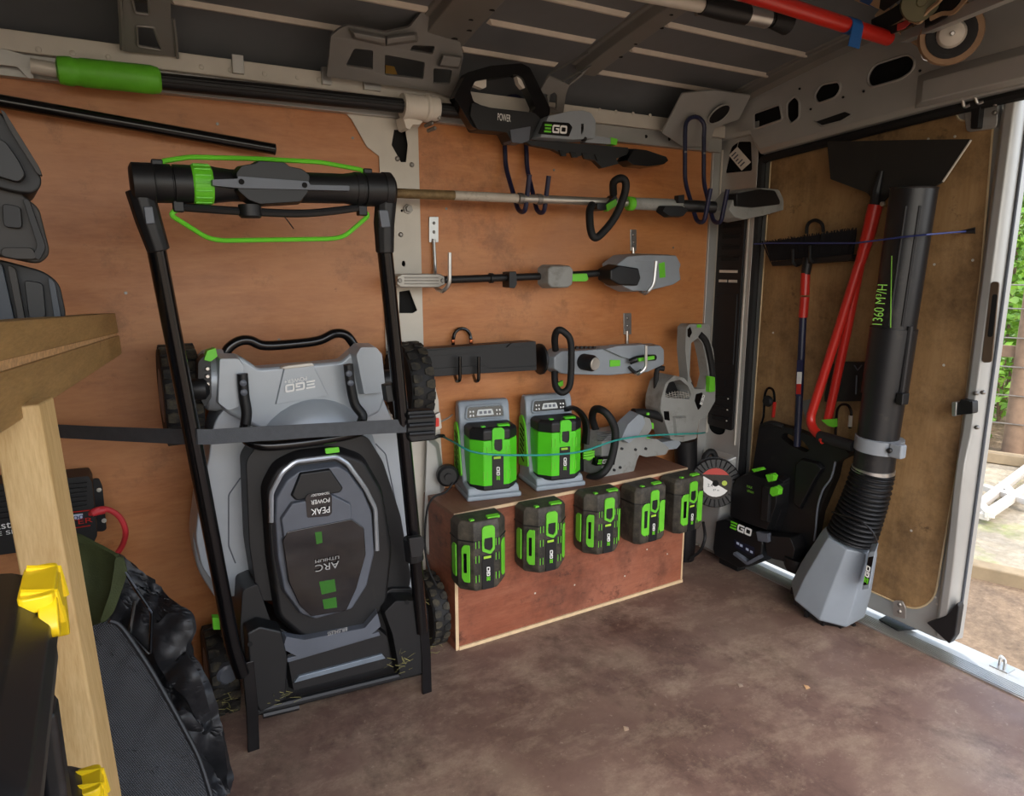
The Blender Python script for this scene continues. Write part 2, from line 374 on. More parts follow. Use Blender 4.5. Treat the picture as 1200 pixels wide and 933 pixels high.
# rear corner gusset with a round lightening hole
g = plate([(776, 156), (800, 110), (838, 106), (880, 112), (866, 140), (838, 150), (830, 172), (800, 172)], 1.975, [], 'roof_gusset', ceil, m_silver)
MB().prism(ell(A(843, 134, 1.902), (.042, 0, .008), (0, -.026, .026), 18), (0, .004, .002)).build('lightening_hole', m_hole, g)
MB().tube(ell(A(843, 134, 1.901), (.044, 0, .008), (0, -.028, .028), 20), .003, 6, True).build('pressed_rim', m_silver, g)

# ------------------------------------------------------------------ rear end: pillar, header, hinged door, seal
rear = struct(MB().span((2.17, 1.80, -.04), (2.21, 2.1, 1.85)).build('wall_rear', m_silver))
py_ = [V((RX, 2.05, 0)), V((RX, 2.05, 1.70)), V((RX, 1.86, 1.70)), V((RX, 1.856, 1.60)), V((RX, 1.854, 1.585)), V((RX, 1.852, 1.54)), V((RX, 1.852, 0))]
def bb(l, x): return [B(p, q, x) for p, q in l]
hp = [rounded(bb([(857, 172), (866, 166), (880, 166), (881, 200), (850, 203)], RX), .008, 3), ell(B(840, 501, RX), (0, .045, 0), (0, 0, .03), 16)]
rp = MB().prism(py_, (.004, 0, 0), hp).build('corner_pillar', m_silver, rear, bevel=.002)
MB().prism([p + V((.03, 0, 0)) for p in py_], (.006, 0, 0)).build('pillar_back', m_hole, rp)
MB().span((2.075, 2.03, 0), (2.124, 2.05, 1.62)).build('pillar_return', m_silver, rp, bevel=.003)
MB().tube([V((2.118, 2.026, .5)), V((2.118, 2.026, 1.62))], .004, 6).build('seam_bead', m_pale, rp)
MB().tube([V((2.116, 1.872, .48)), V((2.116, 1.872, 1.42))], .004, 6).build('seam_bead', m_pale, rp)
# lower pressing with a V fold
MB().loft([[V((2.123, 2.045, .44)), V((2.123, 1.858, .44)), V((2.123, 1.858, .02)), V((2.123, 2.045, .02))], [V((2.095, 2.02, .42)), V((2.095, 1.885, .42)), V((2.06, 1.90, .03)), V((2.06, 2.02, .03))]]).build('pillar_pressing', m_silver, rp, bevel=.008)
# black louvred vent panel
vp_o = bb([(844, 262), (886, 262), (868, 478), (862, 486), (829, 486), (826, 478)], RX)
vy0, vy1 = 2.018, 1.885
m_vent = M('matt_black_vent', '121315', .62, 0, .1)
vent = MB().prism(rounded([V((RX, vy0, .535)), V((RX, vy0, 1.40)), V((RX, vy1, 1.40)), V((RX, vy1, .535))], .015, 4), (-.010, 0, 0)).build('vent_panel', m_vent, rp, bevel=.003)
for z in (1.325, 1.285, 1.243, 1.20, .655, .61, .565):
    MB().prism(rounded([V((RX - .0105, vy0 - .025, z)), V((RX - .0105, vy0 - .025, z + .013)), V((RX - .0105, vy1 + .02, z + .013)), V((RX - .0105, vy1 + .02, z))], .005, 3), (-.001, 0, 0)).build('louvre_slot', m_hole, vent)
    MB().tube([V((RX - .012, vy0 - .02, z + .017)), V((RX - .012, vy1 + .016, z + .017))], .0035, 6).build('louvre', m_vent, vent)
for z, gap in ((1.155, False), (1.118, True)):
    for a, b in (((vy0 - .022, vy1 + .02),) if not gap else ((vy0 - .022, 1.957), (1.946, vy1 + .02))):
        MB().span((RX - .0135, a, z), (RX - .009, b, z + .010)).build('light_strip', m_pale, vent)
MB().span((RX - .014, vy0 - .012, .80), (RX - .008, vy1 + .012, 1.075)).build('blank_panel', m_vent, vent, bevel=.004)
MB().lathe((RX - .008, 1.95, .725), (-1, 0, 0), [(.020, 0), (.020, .004), (.014, .004), (.014, .006)], 18).build('round_cap', m_vent, vent)
for yv, z in ((vy0 - .02, 1.06), (vy1 + .02, 1.06), (vy0 - .02, .765), (vy1 + .02, .765)):
    MB().cyl((RX - .0145, yv, z), (RX - .010, yv, z), .0045, 8).build('panel_clip', m_rubber, vent)
for z in (.60, .645, .69):
    MB().cyl((RX - .0145, vy1 + .028, z - .028), (RX - .010, vy1 + .028, z - .028), .003, 8).build('panel_clip', m_pale, vent)
# header beam over the doors, rising to the middle of the van
def hz(y): return 1.672 if y > 1.88 else 1.635 if y > 1.85 else 1.598 + (1.83 - y) * .083 if y > 1.1 else 1.6586 + (1.1 - y) * .02
def ht(y): return prof(y) + .01
ysh = [2.04, 1.95, 1.882, 1.86, 1.83, 1.6, 1.4, 1.2, 1.0, .7, .4, 0, -.3]
hdr_o = [V((2.10, y, hz(y))) for y in ysh] + [V((2.10, y, ht(y) - .012)) for y in reversed(ysh)]
hh = [rounded(bb([(883, 133), (914, 122), (917, 140), (884, 152)], 2.10), .01, 3), rounded(bb([(922, 121), (931, 112), (937, 118), (937, 138), (927, 146), (922, 138)], 2.10), .012, 3),
      rounded(bb([(954, 112), (962, 99), (983, 95), (986, 103), (980, 114), (958, 122)], 2.10), .014, 3), rounded(bb([(1016, 92), (1024, 76), (1064, 63), (1073, 70), (1070, 83), (1056, 93), (1020, 103)], 2.10), .018, 4)]
hdr = MB().prism(hdr_o, (.005, 0, 0), hh).build('header_beam', m_silver, rear, bevel=.002)
for h in hh: MB().tube(h, .004, 6, True).build('pressed_rim', m_silver, hdr)
MB().prism([p + V((.03, 0, 0)) for p in hdr_o], (.01, 0, 0)).build('header_back', m_hole, hdr)
ru = []
for y in ysh: ru.append([V((2.10, y, hz(y))), V((2.106, y, hz(y) - .018)), V((2.15, y, hz(y) - .022)), V((2.15, y, hz(y))), V((2.105, y, hz(y) + .012))])
MB().loft(ru).build('header_return', m_silver, hdr, bevel=.004)
ysr = [1.27, 1.24, .9, .5, 0, -.3]
MB().loft([[V((2.098, y, hz(y) - .012)), V((2.098 - (0 if y > 1.26 else .022), y, hz(y) + .0)), V((2.098 - (0 if y > 1.26 else .022), y, hz(y) + .055)), V((2.098, y, hz(y) + .085))] for y in ysr]).build('header_fold', m_silver, hdr, bevel=.004)
MB().prism(rounded(bb([(955, 143), (990, 131), (997, 134), (985, 141), (962, 147)], 2.0985), .004, 3), (.004, 0, 0)).build('header_slot', m_hole, hdr)
MB().tube(rounded(bb([(953, 142), (963, 148), (986, 142), (999, 134)], 2.098), .006, 3, False), .003, 6).build('pressed_rim', m_silver, hdr)
for q in ((1012, 107), (988, 114), (1078, 83), (937, 104), (950, 128), (1120, 70)):
    MB().cyl(B(q[0], q[1], 2.097), B(q[0], q[1], 2.102), .004, 8).build('header_hole', m_hole, hdr)
MB().loft([[V((2.10, y, ht(y) - .055)), V((2.085, y, ht(y) - .04)), V((2.08, y, ht(y) - .015)), V((2.10, y, ht(y)))] for y in ysh]).build('header_flange', m_bow, hdr)
# rubber seal round the opening
sp = [V((2.135, 1.846, .03)), V((2.135, 1.846, 1.56))] + [V((2.135, y, hz(y) - .030)) for y in (1.82, 1.6, 1.4, 1.2, 1.0, .6, .2, -.3)]
MB().tube(rounded(sp, [0, .06, .03, .1, .1, .1, .1, .1, .1, 0], 5, False), 0, 8, flat=(.016, .016)).build('door_seal', m_rubber, rear)

# rear door leaf: painted frame, plywood lining, latches
door = struct(MB().prism(rounded([V((2.165, 1.835, .03)), V((2.165, 1.835, 1.58)), V((2.165, 1.012, 1.655)), V((2.165, 1.006, .03))], [.05, .05, .02, .05]), (.045, 0, 0)).build('door_1', m_silver, bevel=.006))
lin_o = rounded([V((2.158, 1.825, .11)), V((2.158, 1.825, 1.572)), V((2.158, 1.19, 1.635)), V((2.158, 1.175, 1.59)), V((2.158, 1.082, 1.59)), V((2.158, 1.064, 1.2)), V((2.158, 1.060, .6)), V((2.158, 1.075, .16)), V((2.158, 1.13, .095))], [.04, .02, .01, .02, .02, .05, .05, .05, .05], 5)
MB().prism(lin_o, (.008, 0, 0)).build('plywood_panel', m_plyd, door)
MB().tube(lin_o, .003, 6, True).build('panel_edge', M('raw_ply_edge', 'cbb48c', .7), door)
for q in ((1002, 172), (1119, 160), (1088, 163), (1140, 305), (1095, 310), (906, 390), (1106, 428), (1096, 700), (1098, 708), (1068, 622), (902, 250)):
    MB().lathe(B(q[0], q[1], 2.157), (-1, 0, 0), [(.004, 0), (.004, .001), (.001, .0015)], 8).build('screw', m_pale, door)
# folded edge of the leaf
ed = []
for z in (.05, .3, .55, .62, .7, 1.0, 1.3, 1.5, 1.655):
    k = .012 if .5 < z < .66 else 0
    ed.append([V((2.150, 1.060, z)), V((2.135 - k, 1.045, z)), V((2.135 - k, 1.024, z)), V((2.148, 1.012, z)), V((2.165, 1.008, z)), V((2.205, 1.002, z)), V((2.205, 1.05, z))])
MB().loft(ed).build('door_edge', m_silver, door, bevel=.004)
MB().tube([V((2.172, 1.004, .08)), V((2.172, 1.003, .6)), V((2.172, 1.004, 1.62))], .004, 8).build('edge_line', M('grey_edge_line', '4c5056', .6), door)  # thin blue-grey line down the edge of the leaf
MB().prism(rounded(bb([(1161, 330), (1171, 330), (1162, 425), (1150, 425)], 2.133), .01), (.006, 0, 0)).build('pull_slot', M('bronze_slot', '6a5a4a', .5, .5), door, bevel=.001)
MB().prism(rounded(bb([(1163, 345), (1169, 345), (1163, 395), (1157, 395)], 2.132), .006), (.004, 0, 0)).build('slot_recess', m_hole, door)
for q in ((1143, 461), (1151, 460), (1144, 501), (1131, 118), (1140, 140), (1166, 122), (1165, 132)):
    MB().lathe(B(q[0], q[1], 2.130), (1, 0, 0), [(.003, -.003), (.006, -.001), (.007, .006)], 8).build('bolt', m_bolt, door)
lt = MB().prism(rounded(bb([(1118, 472), (1140, 470), (1140, 485), (1117, 487)], 2.11), .006), (.03, 0, 0)).build('latch_catch', m_black, door, bevel=.004)
MB().prism(rounded(bb([(1115, 471), (1121, 471), (1120, 488), (1115, 488)], 2.105), .004), (.03, 0, 0)).build('catch_jaw', m_zinc, lt, bevel=.002)
MB().prism(rounded(bb([(1126, 468), (1136, 470), (1138, 474), (1124, 472)], 2.108), .002), (.03, 0, 0)).build('catch_cover', m_black, lt)
# top latch
MB().prism(rounded(bb([(1128, 120), (1164, 112), (1170, 122), (1168, 150), (1132, 155)], 2.148), .012), (.012, 0, 0)).build('latch_plate', m_silver, door, bevel=.003)
lt = MB().prism(rounded(bb([(1135, 120), (1150, 118), (1148, 130), (1146, 150), (1137, 151), (1138, 132)], 2.125), .004), (.028, 0, 0)).build('top_latch', m_black, door, bevel=.003)
for a, b_ in (((1127, 107), (1130, 126)), ((1141, 103), (1146, 122))):
    MB().tube(rounded([B(a[0] - 6, a[1] + 2, 2.095), B(a[0], a[1], 2.095), B(a[0] + 1, a[1] + 9, 2.11), B(b_[0], b_[1], 2.12), B(b_[0] + 7, b_[1] - 3, 2.122)], .01, 4, False), .0045, 8).build('latch_hook', m_alu, lt)
for q in ((1115, 109), (1124, 107), (1140, 99), (1147, 97)):
    MB().lathe(B(q[0], q[1], 2.092), (1, 0, 0), [(.006, 0), (.009, .003), (.010, .01)], 8).build('bolt', m_alu, hdr)
# foot bracket and black corner guard
br = MB().prism(rounded(bb([(1047, 704), (1057, 704), (1061, 712), (1061, 726), (1046, 722)], 2.125), .006), (.006, 0, 0)).build('door_bracket', m_alu, door, bevel=.001)
for q in ((1054, 709), (1054, 717)): MB().lathe(B(q[0], q[1], 2.124), (1, 0, 0), [(.005, -.004), (.008, -.001), (.008, .004)], 6).build('bolt', m_bolt, br)
MB().prism(bb([(1085, 730), (1108, 722), (1122, 706), (1124, 712), (1119, 745), (1112, 755)], 2.128), (.03, 0, 0)).build('corner_guard', m_blackd, door, bevel=.004)

# the other side of the van, behind the camera: open side doorway
side = struct(MB().span((-1.75, -.36, -.04), (-1.0, -.30, 1.95)).build('wall_front', m_silver))
MB().span((1.75, -.36, -.04), (2.2, -.30, 1.95)).build('door_post', m_silver, side)
MB().span((-1.0, -.36, 1.80), (1.75, -.30, 1.95)).build('doorway_header', m_silver, side)
struct(MB().span((-1.78, -.36, -.04), (-1.72, 2.12, 1.95)).build('wall_left', m_roof))
# ------------------------------------------------------------------ tool materials and the maker's mark
m_green = M('lime_green_plastic', '68cc2a', .42, 0, .07, 18)
m_greend = M('dusty_green_plastic', '66bf2c', .5, 0, .12, 18, '5a5240', .2, 16)
m_deck = M('silver_grey_plastic', 'a4abb1', .36, .2, .05, 8, '6e6e68', .16, 10)
m_grey = M('mid_grey_plastic', '8a9197', .48, 0, .06, 12, '625d55', .18, 12)
m_greyd = M('dirty_grey_plastic', '8b8c88', .6, 0, .08, 12, '4e463c', .36, 15)
m_slate = M('slate_grey_plastic', '555a63', .4, 0, .08, 14, '6b675e', .18, 14)
m_white = M('white_print', 'e8e8e4', .5, 0, .02)
m_greenp = M('green_print', '69c926', .5, 0, .02)
m_red = M('red_paint', 'b8261d', .32, 0, .06, 10)
m_glass = M('smoked_window', '08080a', .06, 0, .1, 10, coat=.6)
def ego(o, u, v, h, parent, name='logo', em=None, wm=None, d=.0012, wide=1.35):
    """three-bar E and rounded G, O; o lower left corner, u reading direction, v letter up"""
    o = V(o); u = V(u).normalized(); v = V(v); v = (v - u * v.dot(u)).normalized(); n = u.cross(v); w_ = wide * h
    def q(x, y): return o + u * (x * w_ + y * .12 * h) + v * (y * h) + n * .0004
    e = MB()
    for y0, y1, x0, x1 in ((0, .23, .0, .98), (.385, .615, .08, .92), (.77, 1, .0, 1.0)):
        e.prism([q(x0, y0), q(x1, y0), q(x1, y1), q(x0, y1)], n * d)
    r1 = e.build(name, em or m_greenp, parent)
    g = MB(); s = .19; sy = .23
    def ring(x0, gap):
        out_ = rounded([q(x0, 0), q(x0 + 1, 0), q(x0 + 1, 1), q(x0, 1)], .24 * h, 3); inn = rounded([q(x0 + s, sy), q(x0 + 1 - s, sy), q(x0 + 1 - s, 1 - sy), q(x0 + s, 1 - sy)], .1 * h, 3)
        if not gap: g.prism(out_, n * d, [inn])
    x0 = 1.14
    g.prism([q(x0 + .15, 0), q(x0 + 1, 0), q(x0 + 1, .60), q(x0 + .5, .60), q(x0 + .5, .42), q(x0 + 1 - s, .42), q(x0 + 1 - s, sy), q(x0 + s + .04, sy), q(x0 + s, sy + .1), q(x0 + s, 1 - sy - .1), q(x0 + s + .04, 1 - sy), q(x0 + 1, 1 - sy), q(x0 + 1, 1), q(x0 + .15, 1), q(x0, .85), q(x0, .15)], n * d)
    ring(2.26, False)
    return g.build(name, wm or m_white, parent)
def ext(pts, y, dep, name, mat, par, bev=.006, rr=.008, seg=2, holes=(), taper=None):
    """outline on the plane y, real thickness dep going back to the wall"""
    return MB().prism(rounded(pp(pts, y), rr, 3), (0, dep, 0), [rounded(pp(h, y), rr, 3) for h in holes], taper).build(name, mat, par, bevel=bev, seg=seg)
def raised(pts, y0, y1, shrink, name, mat, par, bev=.004, rr=.006):
    """bevelled boss: outline on y0, smaller outline nearer on y1"""
    a = rounded(pp(pts, y0), rr, 3); c = sum(a, V((0, 0, 0))) / len(a)
    b_ = [c + (p - c) * shrink + V((0, y1 - y0, 0)) for p in a]
    return MB().loft([a, b_]).build(name, mat, par, bevel=bev)

# ------------------------------------------------------------------ the lawn mower, stood on end and strapped to the wall
mow = thing('lawn_mower', 'grey and black cordless lawn mower stood on end against the plywood wall', 'lawn mower', (.42, 1.75, 0))
# wheels: tread faces the room
def wheel(px, py, y, wd, r, par):
    c = A(px, py, y); wv = par
    t = MB().lathe(c - V((wd / 2, 0, 0)), (1, 0, 0), [(r * .6, 0), (r * .93, .0), (r * .985, wd * .12), (r, wd * .3), (r, wd * .7), (r * .985, wd * .88), (r * .93, wd), (r * .6, wd)], 40).build('wheel', m_rubber, wv)
    lug = MB()
    for i in range(22):
        a = 2 * math.pi * i / 22; da = 2 * math.pi / 22
        def p(x, aa, rr): return c + V((x, -math.cos(aa) * rr, math.sin(aa) * rr))
        for sgn in (-1, 1):
            x0, x1, x2 = sgn * wd * .08, sgn * wd * .30, sgn * wd * .47; ao = a + (da / 2 if sgn > 0 else 0)
            pts = [(x0, ao - da * .2), (x1, ao - da * .38), (x2, ao - da * .3), (x2, ao + da * .3), (x1, ao + da * .38), (x0, ao + da * .2)]
            lug.loft([[p(x, aa, r * .99) for x, aa in pts], [p(x * .97, aa, r * 1.03) for x, aa in pts]])
    lug.build('tread', M('dusty_tread', '1a1917', .8, 0, .2, 40, '5a523e', .45, 30), t); 
    MB().lathe(c - V((wd / 2 + .004, 0, 0)), (1, 0, 0), [(r * .2, 0), (r * .55, .004), (r * .6, .012), (r * .6, wd - .004), (r * .5, wd + .004), (r * .2, wd + .008)], 20).build('hub', m_slate, t)
    return t
wheel(211, 462, 1.905, .085, .123, mow); wheel(479, 450, 1.905, .07, .122, mow)
wheel(258, 783, 1.90, .07, .118, mow); wheel(502, 712, 1.92, .055, .115, mow)
MB().cyl(A(209, 455, 1.905), A(481, 443, 1.905), .014, 12).build('axle', m_blackd, mow)
MB().cyl(A(258, 783, 1.90), A(510, 712, 1.92), .012, 12).build('axle', m_blackd, mow)
# deck
ext([(262, 478), (250, 497), (244, 540), (233, 590), (229, 630), (236, 665), (262, 700), (490, 690), (487, 620), (477, 560), (463, 500), (447, 462)], 1.80, .13, 'deck', m_deck, mow, .022, .02, 3)
ext([(240, 560), (230, 595), (225, 630), (231, 668), (255, 705), (275, 700), (262, 560)], 1.86, .09, 'deck_skirt', m_deck, mow, .015, .03, 3)
raised([(262, 482), (250, 472), (247, 425), (252, 413), (276, 414), (297, 428), (394, 420), (414, 402), (433, 402), (441, 411), (446, 462), (440, 480), (395, 500), (310, 505)], 1.83, 1.775, .97, 'rear_cowl', m_deck, mow, .01, .008)
raised([(408, 412), (414, 402), (433, 402), (441, 411), (446, 460), (418, 462)], 1.79, 1.735, .9, 'wheel_housing', m_deck, mow, .008, .006)
raised([(252, 414), (276, 414), (283, 424), (281, 474), (263, 480), (250, 470)], 1.79, 1.735, .9, 'wheel_housing', m_deck, mow, .008, .006)
MB().lathe(A(240, 446, 1.83), (1, 0, 0), [(.04, -.012), (.066, -.008), (.074, 0), (.078, .02), (.074, .045)], 28).build('height_drum', m_deck, mow)
raised([(322, 474), (332, 431), (366, 426), (385, 464)], 1.776, 1.768, .96, 'badge_panel', m_deck, mow, .003, .003)
MB().prism(pp([(328, 432), (334, 429), (366, 425), (369, 429), (334, 433)], 1.766), (0, .02, 0)).build('badge_ledge', m_pale, mow, bevel=.003)
o_ = A(369, 445, 1.764); uu = A(337, 450.5, 1.764) - o_; ego(o_, uu, V((0, 0, -1)), .020, mow, em=m_white, wide=1.15)
p0 = A(359, 441, 1.764); textmesh('POWER+', p0, uu, (0, 0, -1), .010, m_white, 'lettering', mow, .002)
# height adjuster lever beside the left wheel
ext([(232, 424), (240, 416), (247, 420), (248, 466), (240, 478), (232, 462)], 1.745, .05, 'height_adjuster', m_black, mow, .004, .006)
ext([(239, 422), (243, 411), (253, 408), (255, 418), (247, 424)], 1.735, .03, 'height_lever', m_green, mow, .003, .003)
for yy in (432, 441, 450, 459): MB().lathe(A(243, yy, 1.744), (0, -1, 0), [(.006, 0), (.004, .006)], 8).build('notch', m_zinc, mow)
MB().lathe(A(234, 456, 1.75), (1, 0, 0), [(.02, -.03), (.026, -.02), (.026, .01), (.014, .02)], 14).build('axle_nut', m_black, mow)
MB().lathe(A(452, 446, 1.80), (1, 0, 0), [(.026, -.02), (.03, -.01), (.03, .02), (.02, .035)], 14).build('axle_nut', m_black, mow)
# rear lifting tube, hinge rods and carry loop
MB().tube(smoothpath([A(262, 420, 1.84), A(268, 408, 1.84), A(280, 400, 1.84), A(293, 399, 1.84), A(310, 405, 1.84), A(345, 403, 1.84), A(374, 399, 1.84), A(392, 391, 1.84), A(406, 393, 1.84), A(416, 406, 1.84)], 6), .0125, 12).build('lifting_tube', m_blackgl, mow)
for pts in ([(284, 438, 1.725), (286, 464, 1.725), (289, 484, 1.725), (287, 500, 1.725)], [(408, 427, 1.725), (411, 452, 1.725), (416, 474, 1.725), (425, 487, 1.72), (422, 499, 1.71)]):
    MB().tube(smoothpath([A(*p) for p in pts], 5), .0125, 12).build('hinge_rod', m_black, mow)
for q in ((285, 449), (286, 460), (409, 438), (411, 449)): MB().lathe(A(q[0], q[1], 1.712), (0, -1, 0), [(.008, -.004), (.008, .001), (.004, .003)], 10).build('bolt', m_slate, mow)
MB().tube(smoothpath([A(287, 500, 1.725), A(287, 513, 1.69), A(308, 522, 1.665), A(360, 518, 1.655), A(414, 508, 1.665), A(428, 500, 1.69), A(422, 496, 1.715)], 6), .013, 12).build('carry_loop', m_blackgl, mow)
# domed motor hump
cd = A(368, 545, 1.80); rg = []
for r_, h_ in ((1.0, 0), (.97, .022), (.88, .05), (.76, .068), (.5, .074), (.01, .076)):
    rg.append([cd + V((.172 * r_ * math.cos(t * math.pi / 18), -h_, .190 * r_ * math.sin(t * math.pi / 18))) for t in range(36)])
MB().loft(rg).build('motor_hump', m_deck, mow, ang=60)
# black surround and the lid
ext([(288, 541), (304, 517), (345, 514), (400, 508), (431, 512), (449, 541), (470, 605), (482, 676), (478, 702), (302, 705), (292, 640)], 1.715, .09, 'motor_surround', m_black, mow, .008, .012)
rn_o = [(303, 566), (318, 538), (345, 525), (395, 520), (424, 530), (447, 570), (459, 640), (452, 706), (432, 735), (380, 750), (348, 746), (320, 722), (309, 650)]
raised(rn_o, 1.72, 1.685, .93, 'motor_bumper', m_blackd, mow, .008, .02)
lid_o = [(317, 606), (318, 578), (331, 556), (346, 545), (393, 539), (405, 546), (424, 572), (434, 596), (437, 645), (428, 684), (410, 712), (366, 724), (349, 718), (328, 690), (320, 650)]
lid = raised(lid_o, 1.69, 1.66, .95, 'battery_lid', m_slate, mow, .004, .006)
MB().tube(rounded(pp([(318, 612), (318, 578), (331, 553), (346, 541), (394, 535), (407, 543), (428, 572), (440, 596), (442, 645)], 1.668), .01, 3, False), .006, 8).build('chrome_trim', M('satin_trim', 'a8adb2', .25, .5), lid)
raised([(339, 580), (350, 553), (386, 548), (402, 571), (399, 576), (345, 586)], 1.664, 1.652, .93, 'lid_grip', m_black, lid, .003, .004)
MB().prism(rounded(pp([(381, 526), (397, 524), (398, 530), (382, 532)], 1.672), .002), (0, .006, 0)).build('lid_release', m_green, lid)
raised([(327, 606), (340, 587), (388, 577), (410, 588), (414, 640), (408, 690), (352, 700), (332, 640)], 1.664, 1.648, .97, 'lid_panel', m_slate, lid, .003, .004)
win = MB().prism(rounded(pp([(331, 634), (337, 623), (412, 608), (427, 619), (429, 650), (418, 690), (406, 716), (365, 723), (351, 710), (338, 682)], 1.646), .005, 3), (0, .02, 0)).build('lid_window', m_glass, lid, bevel=.003)
lbl = MB().prism(rounded(pp([(358, 583), (362, 579), (385, 577), (389, 581), (389, 602), (385, 605), (360, 607)], 1.6465), .004), (0, .004, 0)).build('print_plate', m_glass, lid)
ur = A(362, 594, 1.64) - A(387, 590, 1.64)
for t, px, py, h in (('PEAK', 386, 601 - 3, .016), ('POWER', 386, 590 - 2, .011), ('TECHNOLOGY', 386, 582 - 1, .006)):
    textmesh(t, A(px, py - 5, 1.6435), ur, (0, 0, -1), h, m_white, 'lettering', lid, .002, width=.046)
ua = A(365, 665, 1.64) - A(396, 659, 1.64)
textmesh('ARC', A(397, 657, 1.6435), ua, (0, 0, -1), .018, M('grey_print', '9a9a98', .5), 'lettering', lid, .002, width=.06)
textmesh('LITHIUM', A(397, 651, 1.6435), ua, (0, 0, -1), .008, MATS['grey_print'], 'lettering', lid, .002, width=.06)
for a in ([(374, 682), (392, 679), (394, 693), (377, 697)], [(378, 703), (394, 700), (395, 712), (380, 714)], [(369, 624), (377, 623), (378, 636), (371, 638)]):
    MB().prism(pp(a, 1.6452), (0, .002, 0)).build('green_marker', M('dim_green', '2c6a1c', .3), lid)
textmesh('BRUSHLESS', A(402, 728, 1.64), A(378, 734, 1.64) - A(402, 728, 1.64), (0, 0, -1), .010, MATS['grey_print'], 'lettering', lid, .035, width=.05)
# embossed side lettering on the deck and inset lines
for l in ([(282, 560), (268, 580), (268, 640), (276, 660)], [(440, 520), (452, 532), (466, 600), (462, 620)]):
    MB().tube(rounded(pp(l, 1.800), .006, 3, False), .0018, 6).build('deck_groove', m_slate, mow)
# front shroud at the bottom with discharge flap
ext([(284, 692), (302, 684), (318, 730), (346, 747), (425, 728), (440, 706), (458, 690), (484, 690), (496, 722), (500, 790), (400, 812), (300, 835), (287, 800), (281, 740)], 1.70, .16, 'front_shroud', m_black, mow, .01, .01)
raised([(284, 730), (300, 722), (326, 728), (334, 760), (332, 812), (300, 828), (290, 806)], 1.70, 1.655, .93, 'shroud_cheek', m_black, mow, .006, .006)
raised([(442, 708), (456, 694), (482, 694), (493, 720), (497, 782), (462, 788), (452, 735)], 1.70, 1.655, .93, 'shroud_cheek', m_black, mow, .006, .006)
raised([(330, 762), (440, 730), (452, 740), (458, 776), (338, 806)], 1.70, 1.675, .95, 'discharge_flap', m_blackd, mow, .004, .004)
MB().prism(pp([(336, 772), (444, 741), (446, 745), (337, 777)], 1.668), (0, .02, 0)).build('flap_highlight', m_slate, mow, bevel=.002)  # bluish highlights on the flap, painted as two paler bars
MB().prism(pp([(344, 801), (350, 793), (448, 767), (452, 772)], 1.668), (0, .02, 0)).build('flap_highlight', M('sheen_strip', '76818c', .3, .3), mow, bevel=.002)
raised([(330, 740), (352, 744), (425, 730), (440, 712), (444, 728), (428, 742), (345, 765), (326, 755)], 1.69, 1.66, .96, 'shroud_lip', m_slate, mow, .004, .004)
for q in ((293, 755), (477, 706)): MB().cyl(A(q[0], q[1], 1.651), A(q[0], q[1], 1.66), .006, 10).build('bolt_recess', m_hole, mow)
MB().tube([A(302, 833, 1.67), A(492, 786, 1.67)], .011, 10).build('cross_bar', m_black, mow)
MB().tube([A(308, 838, 1.662), A(350, 828, 1.662)], .009, 8).build('cross_bar_grip', m_blackd, mow)
for l in ((500, 548, 468), (522, 550, 660)): pass
MB().lathe(A(266, 788, 1.80), (0, -1, 0), [(.03, -.02), (.028, .015), (.02, .02)], 12).build('wheel_cap', m_slate, mow)
MB().prism(pp([(249, 724), (257, 724), (258, 738), (250, 738)], 1.775), (0, .02, 0)).build('axle_tab', m_green, mow)
# dry grass caught around the front wheel
gm = M('dry_grass', '8a8450', .8, 0, .3, 60); gb = MB()
for i in range(130):
    s0 = random.choice([(512, 745, 1.86), (505, 764, 1.84), (262, 826, 1.78), (512, 705, 1.86), (330, 815, 1.66), (470, 778, 1.66)]); p = A(s0[0] + random.gauss(0, 6), s0[1] + random.gauss(0, 6), s0[2] - random.random() * .02)
    d = V((random.gauss(0, 1), random.gauss(0, .5), random.gauss(0, .5))).normalized() * random.uniform(.012, .03); wv = V((.0007, 0, .0009))
    gb.add([p, p + wv, p + d + wv, p + d], [(0, 1, 2, 3)])
go = gb.build('grass_clippings', gm, mow); go['kind'] = 'stuff'
# handle: two tubes, clamps and the control bar
L = [A(182, 285, 1.53), A(208, 420, 1.56), A(233, 550, 1.59), A(258, 680, 1.63), A(272, 752, 1.65), A(284, 790, 1.66)]
R = [A(450, 285, 1.53), A(462, 400, 1.56), A(474, 520, 1.59), A(483, 610, 1.62), A(490, 690, 1.65), A(494, 740, 1.66)]
for pth, e0, e1 in ((L, (290, 800), (297, 880)), (R, (495, 745), (500, 814))):
    h = MB().tube(smoothpath(pth, 4), .0175, 14).build('handle_tube', m_blackgl, mow)
    a = A(e0[0], e0[1] - 25, 1.66); b_ = A(e1[0], e1[1], 1.655)
    MB().tube([a, (a + b_) / 2 + V((.003, 0, 0)), b_], 0, 4, flat=(.006, .014), up=(0, 1, 0)).build('handle_foot', m_blackgl, h, bevel=.002)
MB().tube([A(483, 630, 1.615), A(486, 656, 1.62)], .026, 8).build('tube_clamp', m_black, mow, bevel=.004)
MB().prism(rounded(pp([(479, 631), (496, 629), (498, 640), (495, 653), (482, 654)], 1.59), .006), (0, .02, 0)).build('clamp_lever', m_blackd, mow, bevel=.004)
MB().prism(rounded(pp([(451, 452), (463, 450), (466, 470), (454, 472)], 1.575), .004), (0, .03, 0)).build('cable_clip', m_black, mow, bevel=.003)
HY = 1.525
